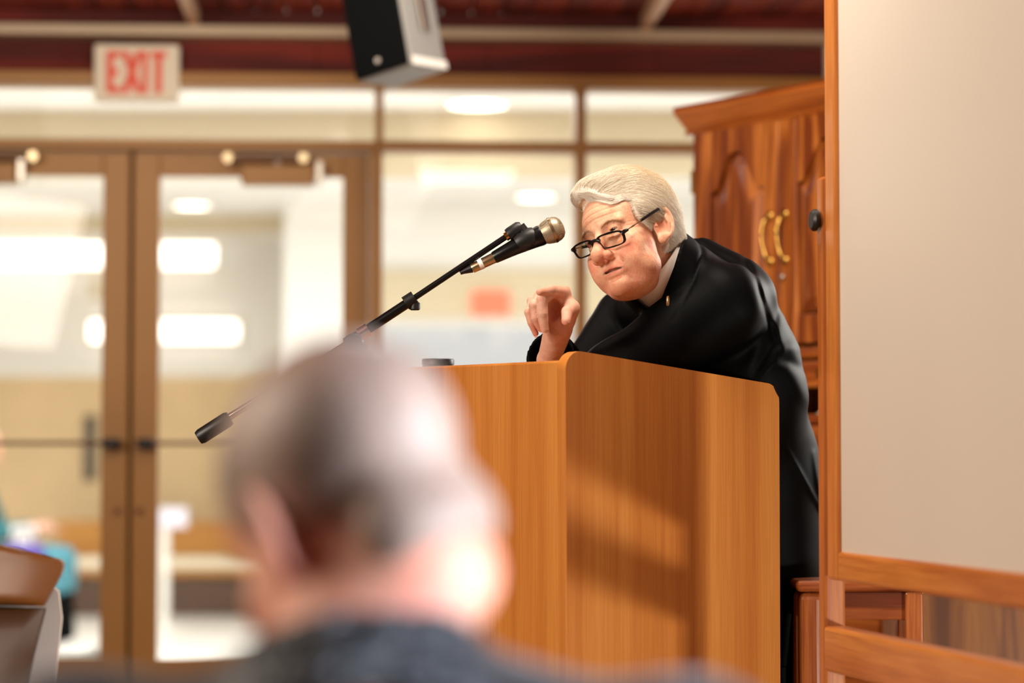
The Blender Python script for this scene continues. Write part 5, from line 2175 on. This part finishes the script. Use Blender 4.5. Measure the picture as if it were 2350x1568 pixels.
def man_body(p):
    d = cap(p, MHI, MCH, .11, .12)
    d = smin(d, cap(p, MCH, MNB, .08, .06), .05)
    for i in (0, 1):
        s = (1, -1)[i]
        d = smin(d, chain(p, [MHI + s * MLB * .09, MKN[i], MAN[i]], [.08, .055, .04], .02), .03)
        sh = (MLS, MRS)[i]
        d = smin(d, chain(p, [sh, MEL[i], MHD[i]], [.042, .034, .027], .01), .02)
        d = smin(d, cap(p, MCH, sh, .08, .04), .03)
        # a resting hand: palm, four fingers, thumb
        w = MHD[i]
        d = smin(d, ell(p, w + MFB * .05, (.042, .055, .018), np.stack([MLB, MFB, [0, 0, 1.0]], 1)), .012)
        for k in range(4):
            a = w + MFB * .085 + MLB * (.030 - .020 * k)
            l = (.065, .075, .07, .052)[k]
            d = smin(d, chain(p, [a, a + MFB * l * .55 + [0, 0, .004], a + MFB * l + [0, 0, -.018]], [.010, .009, .007]), .004)
        d = smin(d, chain(p, [w + MFB * .02 - s * MLB * .03, w + MFB * .06 - s * MLB * .058, w + MFB * .09 - s * MLB * .06], [.013, .011, .009]), .008)
    return d


Vmb, Qmb = surface(man_body, (-.6, 1.3, 0), (.45, 2.35, 1.1), .012)
man = raw('person', np.concatenate([MF.w(Vm), Vmb]), np.concatenate([Qm, Qmb + len(Vm)]), M['skin'], None, ORM,
          colors=np.concatenate([tm, np.tile([.66, .36, .25, 1.0], (len(Vmb), 1))]))
tag(man, 'close-cropped man in a dark suit jacket seen from behind, his left ear towards the viewer', 'person')


def man_hairline(p):
    x, y, z = p[:, 0], p[:, 1], p[:, 2]
    side = np.interp(z, [-6, -2, 1, 4, 7, 11], [-4.4, -2.8, 3.0, 5.2, 6.0, 4.6])
    s = np.minimum((side - y) * .9, z + 6.6 + .15 * y)
    ear = np.maximum(-(np.sqrt(((y + .8) / 2.4) ** 2 + (z / 3.2) ** 2) - 1) * 2.2, 0) * (np.abs(x) > 6)
    return s - ear * 2


def man_hair(p):
    d = ell(p, (0, -.6, 4.7), (7.95, 9.95, 8.1))
    d = smin(d, ell(p, (0, 3.6, 4.0), (6.7, 6.2, 6.0)), 1.5)
    d = smin(d, ell(p, (0, -6.4, -3.2), (5.6, 3.3, 5.0)), 1.8)
    hl = man_hairline(p)
    d = d + .25 * np.exp(-np.maximum(hl, 0) / .8) + .03 * noise3(p, 6, 91)
    return smax(d, -hl * .7, .25)


Vmh, Qmh = surface(man_hair, (-10, -13, -10), (10, 11, 14.5), .28)
hc = np.array([.31, .225, .175]) * (1 + .25 * noise3(Vmh, 1.0, 92))[:, None]
thin = np.clip(1 - np.sqrt((Vmh[:, 0] / 4.5) ** 2 + ((Vmh[:, 1] + 1.0) / 6.5) ** 2), 0, 1) * (Vmh[:, 2] > 6)
hc = hc * (1 - thin[:, None] * .9) + np.array([.62, .34, .25]) * thin[:, None] * .9
mm, nt, bb = base_mat('cropped_hair')
ta_ = nt.nodes.new('ShaderNodeAttribute')
ta_.attribute_name = 'tint'
nt.links.new(ta_.outputs['Color'], bb.inputs['Base Color'])
bb.inputs['Roughness'].default_value = .55
bb.inputs['Sheen Weight'].default_value = .15
bb.inputs['Sheen Roughness'].default_value = .5
raw('hair', MF.w(Vmh) - ORM, Qmh, mm, man, colors=np.concatenate([np.clip(hc, .01, 1), np.ones((len(hc), 1))], 1))
for sx in (1, -1):
    c = np.array([3.2 * sx, 7.78, 1.25])
    b = MB()
    m = Matrix.Translation(Vector(MF.w(c)[0])) @ Vector(np.array([0, 1.0, -.05]) @ MF.R).to_track_quat('Z', 'Y').to_matrix().to_4x4()
    b.lathe([(.0125 * math.sin(a), -.0125 * math.cos(a)) for a in np.linspace(.05, math.pi - .05, 14)], 20, m)
    eye = local_mb_build(b, 'eye', M['eye_white'], man, off=ORM)
    b = MB()
    b.lathe([(.0126 * math.sin(a), .0126 * math.cos(a)) for a in np.linspace(.48, .03, 6)], 20, m)
    local_mb_build(b, 'iris', M['iris'], eye, off=ORM)
M['suit_grey'] = plain('suit_grey', '#23282C', 0.62, noise=.25, nscale=350, sheen=.25)


def man_jacket(p):
    Rm = np.stack([MLB, MFB, [0, 0, 1.0]], 1)
    d = ell(p, MCH + [0, 0, .02], (.205, .135, .20), Rm)
    d = smin(d, ell(p, MHI + [0, 0, .05], (.195, .15, .19), Rm), .05)
    for i in (0, 1):
        sh = (MLS, MRS)[i]
        d = smin(d, cap(p, sh, MNB + (sh - MNB) * .22 + [0, 0, -.035], .066, .052), .04)
        d = smin(d, chain(p, [sh, MEL[i], MEL[i] + (MHD[i] - MEL[i]) * .9], [.070, .055, .043], .02), .03)
    q = p - MNB
    a = np.array([-.12, .38, .92])
    a = a / np.linalg.norm(a)
    h_ = q @ a
    rr = np.sqrt(np.maximum((q * q).sum(1) - h_ * h_, 0))
    col = np.abs(rr - (.079 - .25 * h_)) - .006
    col = np.maximum(col, np.maximum(h_ - .014, -.05 - h_))
    d = smin(d, col, .015)
    d = smax(d, -cap(p, MNB - a * .02, MNB + a * .15, .071, .066), .006)
    return d + .003 * noise3(p, 16, 95)


Vmj, Qmj = surface(man_jacket, (-.6, 1.3, .3), (.45, 2.2, 1.12), .009, lip=1.6)
raw('jacket', Vmj - ORM, Qmj, M['suit_grey'], man)


def man_trousers(p):
    d = ell(p, MHI + [0, 0, -.01], (.18, .14, .10), np.stack([MLB, MFB, [0, 0, 1.0]], 1))
    for i in (0, 1):
        s = (1, -1)[i]
        d = smin(d, chain(p, [MHI + s * MLB * .09, MKN[i], MAN[i] - [0, 0, .03]], [.098, .078, .066], .02), .03)
    return d + .002 * noise3(p, 20, 96)


Vmt, Qmt = surface(man_trousers, (-.5, 1.35, .02), (.35, 2.35, .75), .014)
raw('trousers', Vmt - ORM, Qmt, M['suit_grey'], man)
for i in (0, 1):
    def shoe2(p, i=i):
        f0 = MAN[i] * [1, 1, 0]
        d = ell(p, f0 + MFB * .07 + [0, 0, .035], (.046, .145, .045), np.stack([MLB, MFB, [0, 0, 1.0]], 1))
        d = smin(d, cap(p, f0 + [0, 0, .04], f0 + [0, 0, .08], .044, .042), .03)
        return smax(d, .002 - p[:, 2], .004)
    f0 = MAN[i] * [1, 1, 0]
    Vs, Qs = surface(shoe2, f0 + [-.25, -.25, -.01], f0 + [.25, .3, .15], .008)
    raw('shoe', Vs - ORM, Qs, M['black_plastic'], man)
leather_chair('leather chair under the seated man in the dark suit', (MHI[0], MHI[1] + .03, 0), math.pi + .17, .74)

# ================================================================== a visitor sitting in the lobby
VX, VY = -3.07, 13.5
ORV = np.array([VX, VY, 0.014])
vF, vL = np.array([1.0, -.05, 0]), np.array([.05, 1.0, 0])
vHI = ORV + [0, 0, .53]
vCH = ORV + vF * .06 + [0, 0, .86]
vHO = ORV + vF * .12 + [0, 0, 1.16]
VH = HeadFrame(vHO, -87, 10, 0, .9)
vf = head_field('visitor')


def v_head(p):
    return smin(vf(p), cap(p, (0, -1.5, -5), (0, -4.5, -18), 5.8, 6.2), 2)


Vv, Qv = surface(v_head, (-11, -14, -19), (11, 14, 14.5), .6)
vKN = [vHI + vF * .54 + s * vL * .11 + [0, 0, -.0] for s in (1, -1)]
vAN = [k * [1, 1, 0] + vF * .02 + [0, 0, .09] for k in vKN]
vSH = [vCH + s * vL * .18 + [0, 0, .08] for s in (1, -1)]
vEL = [s_ + vF * .12 + [0, 0, -.26] for s_ in vSH]
vHD = [vEL[0] + vF * .22 - vL * .06 + [0, 0, .03], vEL[1] + vF * .22 + vL * .06 + [0, 0, .03]]


def v_body(p):
    d = cap(p, vHI, vCH, .11, .11)
    for i in (0, 1):
        d = smin(d, chain(p, [vSH[i], vEL[i], vHD[i]], [.04, .034, .028]), .02)
        d = smin(d, chain(p, [vHI + (vKN[i] - vKN[1 - i]) * .35, vKN[i], vAN[i]], [.08, .055, .04]), .02)
        w = vHD[i]
        d = smin(d, cap(p, w, w + vF * .07, .028, .022), .01)
        for k in range(4):
            a = w + vF * .08 + vL * (.024 - .016 * k)
            d = smin(d, chain(p, [a, a + vF * .04, a + vF * .06 + [0, 0, -.02]], [.009, .009, .007]), .004)
        d = smin(d, cap(p, w + vF * .03 + [0, 0, .02], w + vF * .07 + [0, 0, .04], .011, .009), .006)
    return d


Vvb, Qvb = surface(v_body, ORV + [-.3, -.4, 0], ORV + [.75, .4, 1.1], .016)
vis = raw('person', np.concatenate([VH.w(Vv), Vvb]), np.concatenate([Qv, Qvb + len(Vv)]), M['skin'], None, ORV,
          colors=np.concatenate([skin_tint(Vv), np.tile([.66, .36, .25, 1.0], (len(Vvb), 1))]))
tag(vis, 'visitor in teal clothes sitting in the lobby at the left edge behind the glass', 'person')


def v_hair(p):
    d = ell(p, (0, -.9, 5.0), (8.3, 10.2, 8.6))
    return smax(d, np.maximum(p[:, 1] - 5.5, -3.5 - p[:, 2]), .5)


Vh2, Qh2 = surface(v_hair, (-10, -13, -6), (10, 10, 15), .7)
raw('hair', VH.w(Vh2) - ORV, Qh2, M['shell_white'], vis)


def v_top(p):
    Rv = np.stack([vF, vL, [0, 0, 1.0]], 1)
    d = ell(p, vCH - [0, 0, .04], (.13, .20, .24), Rv)
    d = smin(d, ell(p, vHI + [0, 0, .08], (.15, .19, .16), Rv), .05)
    for i in (0, 1):
        d = smin(d, chain(p, [vSH[i], vEL[i], vEL[i] + (vHD[i] - vEL[i]) * .85], [.065, .052, .042]), .03)
    return d


Vx, Qx = surface(v_top, ORV + [-.3, -.4, .4], ORV + [.75, .4, 1.15], .014)
raw('coat', Vx - ORV, Qx, M['dark_teal'], vis)


def v_legs(p):
    d = None
    for i in (0, 1):
        e = chain(p, [vHI + (vKN[i] - vKN[1 - i]) * .35, vKN[i], vKN[i] * .72 + vAN[i] * .28], [.10, .088, .08])
        d = e if d is None else smin(d, e, .03)
    return d


Vx, Qx = surface(v_legs, ORV + [-.3, -.4, .05], ORV + [.8, .4, .75], .014)
raw('skirt', Vx - ORV, Qx, M['teal_cloth'], vis)
for i in (0, 1):
    def v_shoe(p, i=i):
        f0 = vAN[i] * [1, 1, 0]
        d = ell(p, f0 + vF * .06 + [0, 0, .04], (.13, .046, .048), np.stack([vF, vL, [0, 0, 1.0]], 1))
        return smax(smin(d, cap(p, f0 + [0, 0, .04], f0 + [0, 0, .10], .045, .045), .03), .002 - p[:, 2], .004)
    f0 = vAN[i] * [1, 1, 0]
    Vs, Qs = surface(v_shoe, f0 + [-.2, -.2, -.01], f0 + [.25, .2, .2], .01)
    raw('shoe', Vs - ORV, Qs, M['white_paint'], vis)
    Vs, Qs = surface(lambda p: cap(p, f0 + [0, 0, .14], vKN[i] * [1, 1, 0] + [0, 0, .38], .062, .070), f0 + [-.2, -.2, .05], f0 + [.2, .2, .48], .012)
    raw('boot_sock', Vs - ORV, Qs, M['black_cloth'], vis)
pp_ = thing('newspaper', 'pale sheet of paper held by the visitor in teal', 'paper', Vector(vHD[1] + vF * .0 + [0, -.06, -.10]))
b = MB()
b.box((-.07, -.004, -.02), (.0, .004, .12), .002, Matrix.Rotation(.25, 4, 'Z'))
b.box((.0, -.004, -.02), (.07, .004, .12), .002, Matrix.Rotation(-.25, 4, 'Z'))
b.build('sheet', M['paper'], pp_)
bg = thing('handbag', 'purple bag on the lap of the visitor in teal', 'bag', Vector(ORV + vF * .42 + [0, -.27, .435]))
b = MB().box((-.12, -.05, .0), (.10, .05, .20), .04, seg=4)
b.build('bag_body', M['purple_cloth'], bg, smooth=True)
b = MB().tube([(-.07, 0, .19), (-.05, 0, .27), (.03, 0, .27), (.05, 0, .19)], .008, 8)
b.build('strap', M['navy_cloth'], bg, smooth=True)
lc = thing('lobby_chair', 'plain wooden chair under the visitor in teal in the lobby', 'chair', (VX + .14, VY, .0145), rz=-.05)
MB().box((-.24, -.22, .40), (.24, .22, .43), .01).build('seat', M['bench_wood'], lc)
MB().box((-.27, -.21, .60), (-.24, .21, .85), .01).build('backrest', M['bench_wood'], lc)
for sx in (-1, 1):
    for sy in (-1, 1):
        MB().box((sx * .22 - .018, sy * .19 - .018, 0), (sx * .22 + .018, sy * .19 + .018, .40), .004).build('leg', M['bench_wood'], lc)
for sy in (-1, 1):
    MB().box((-.262, sy * .19 - .015, .40), (-.236, sy * .19 + .015, .86), .004).build('back_post', M['bench_wood'], lc)
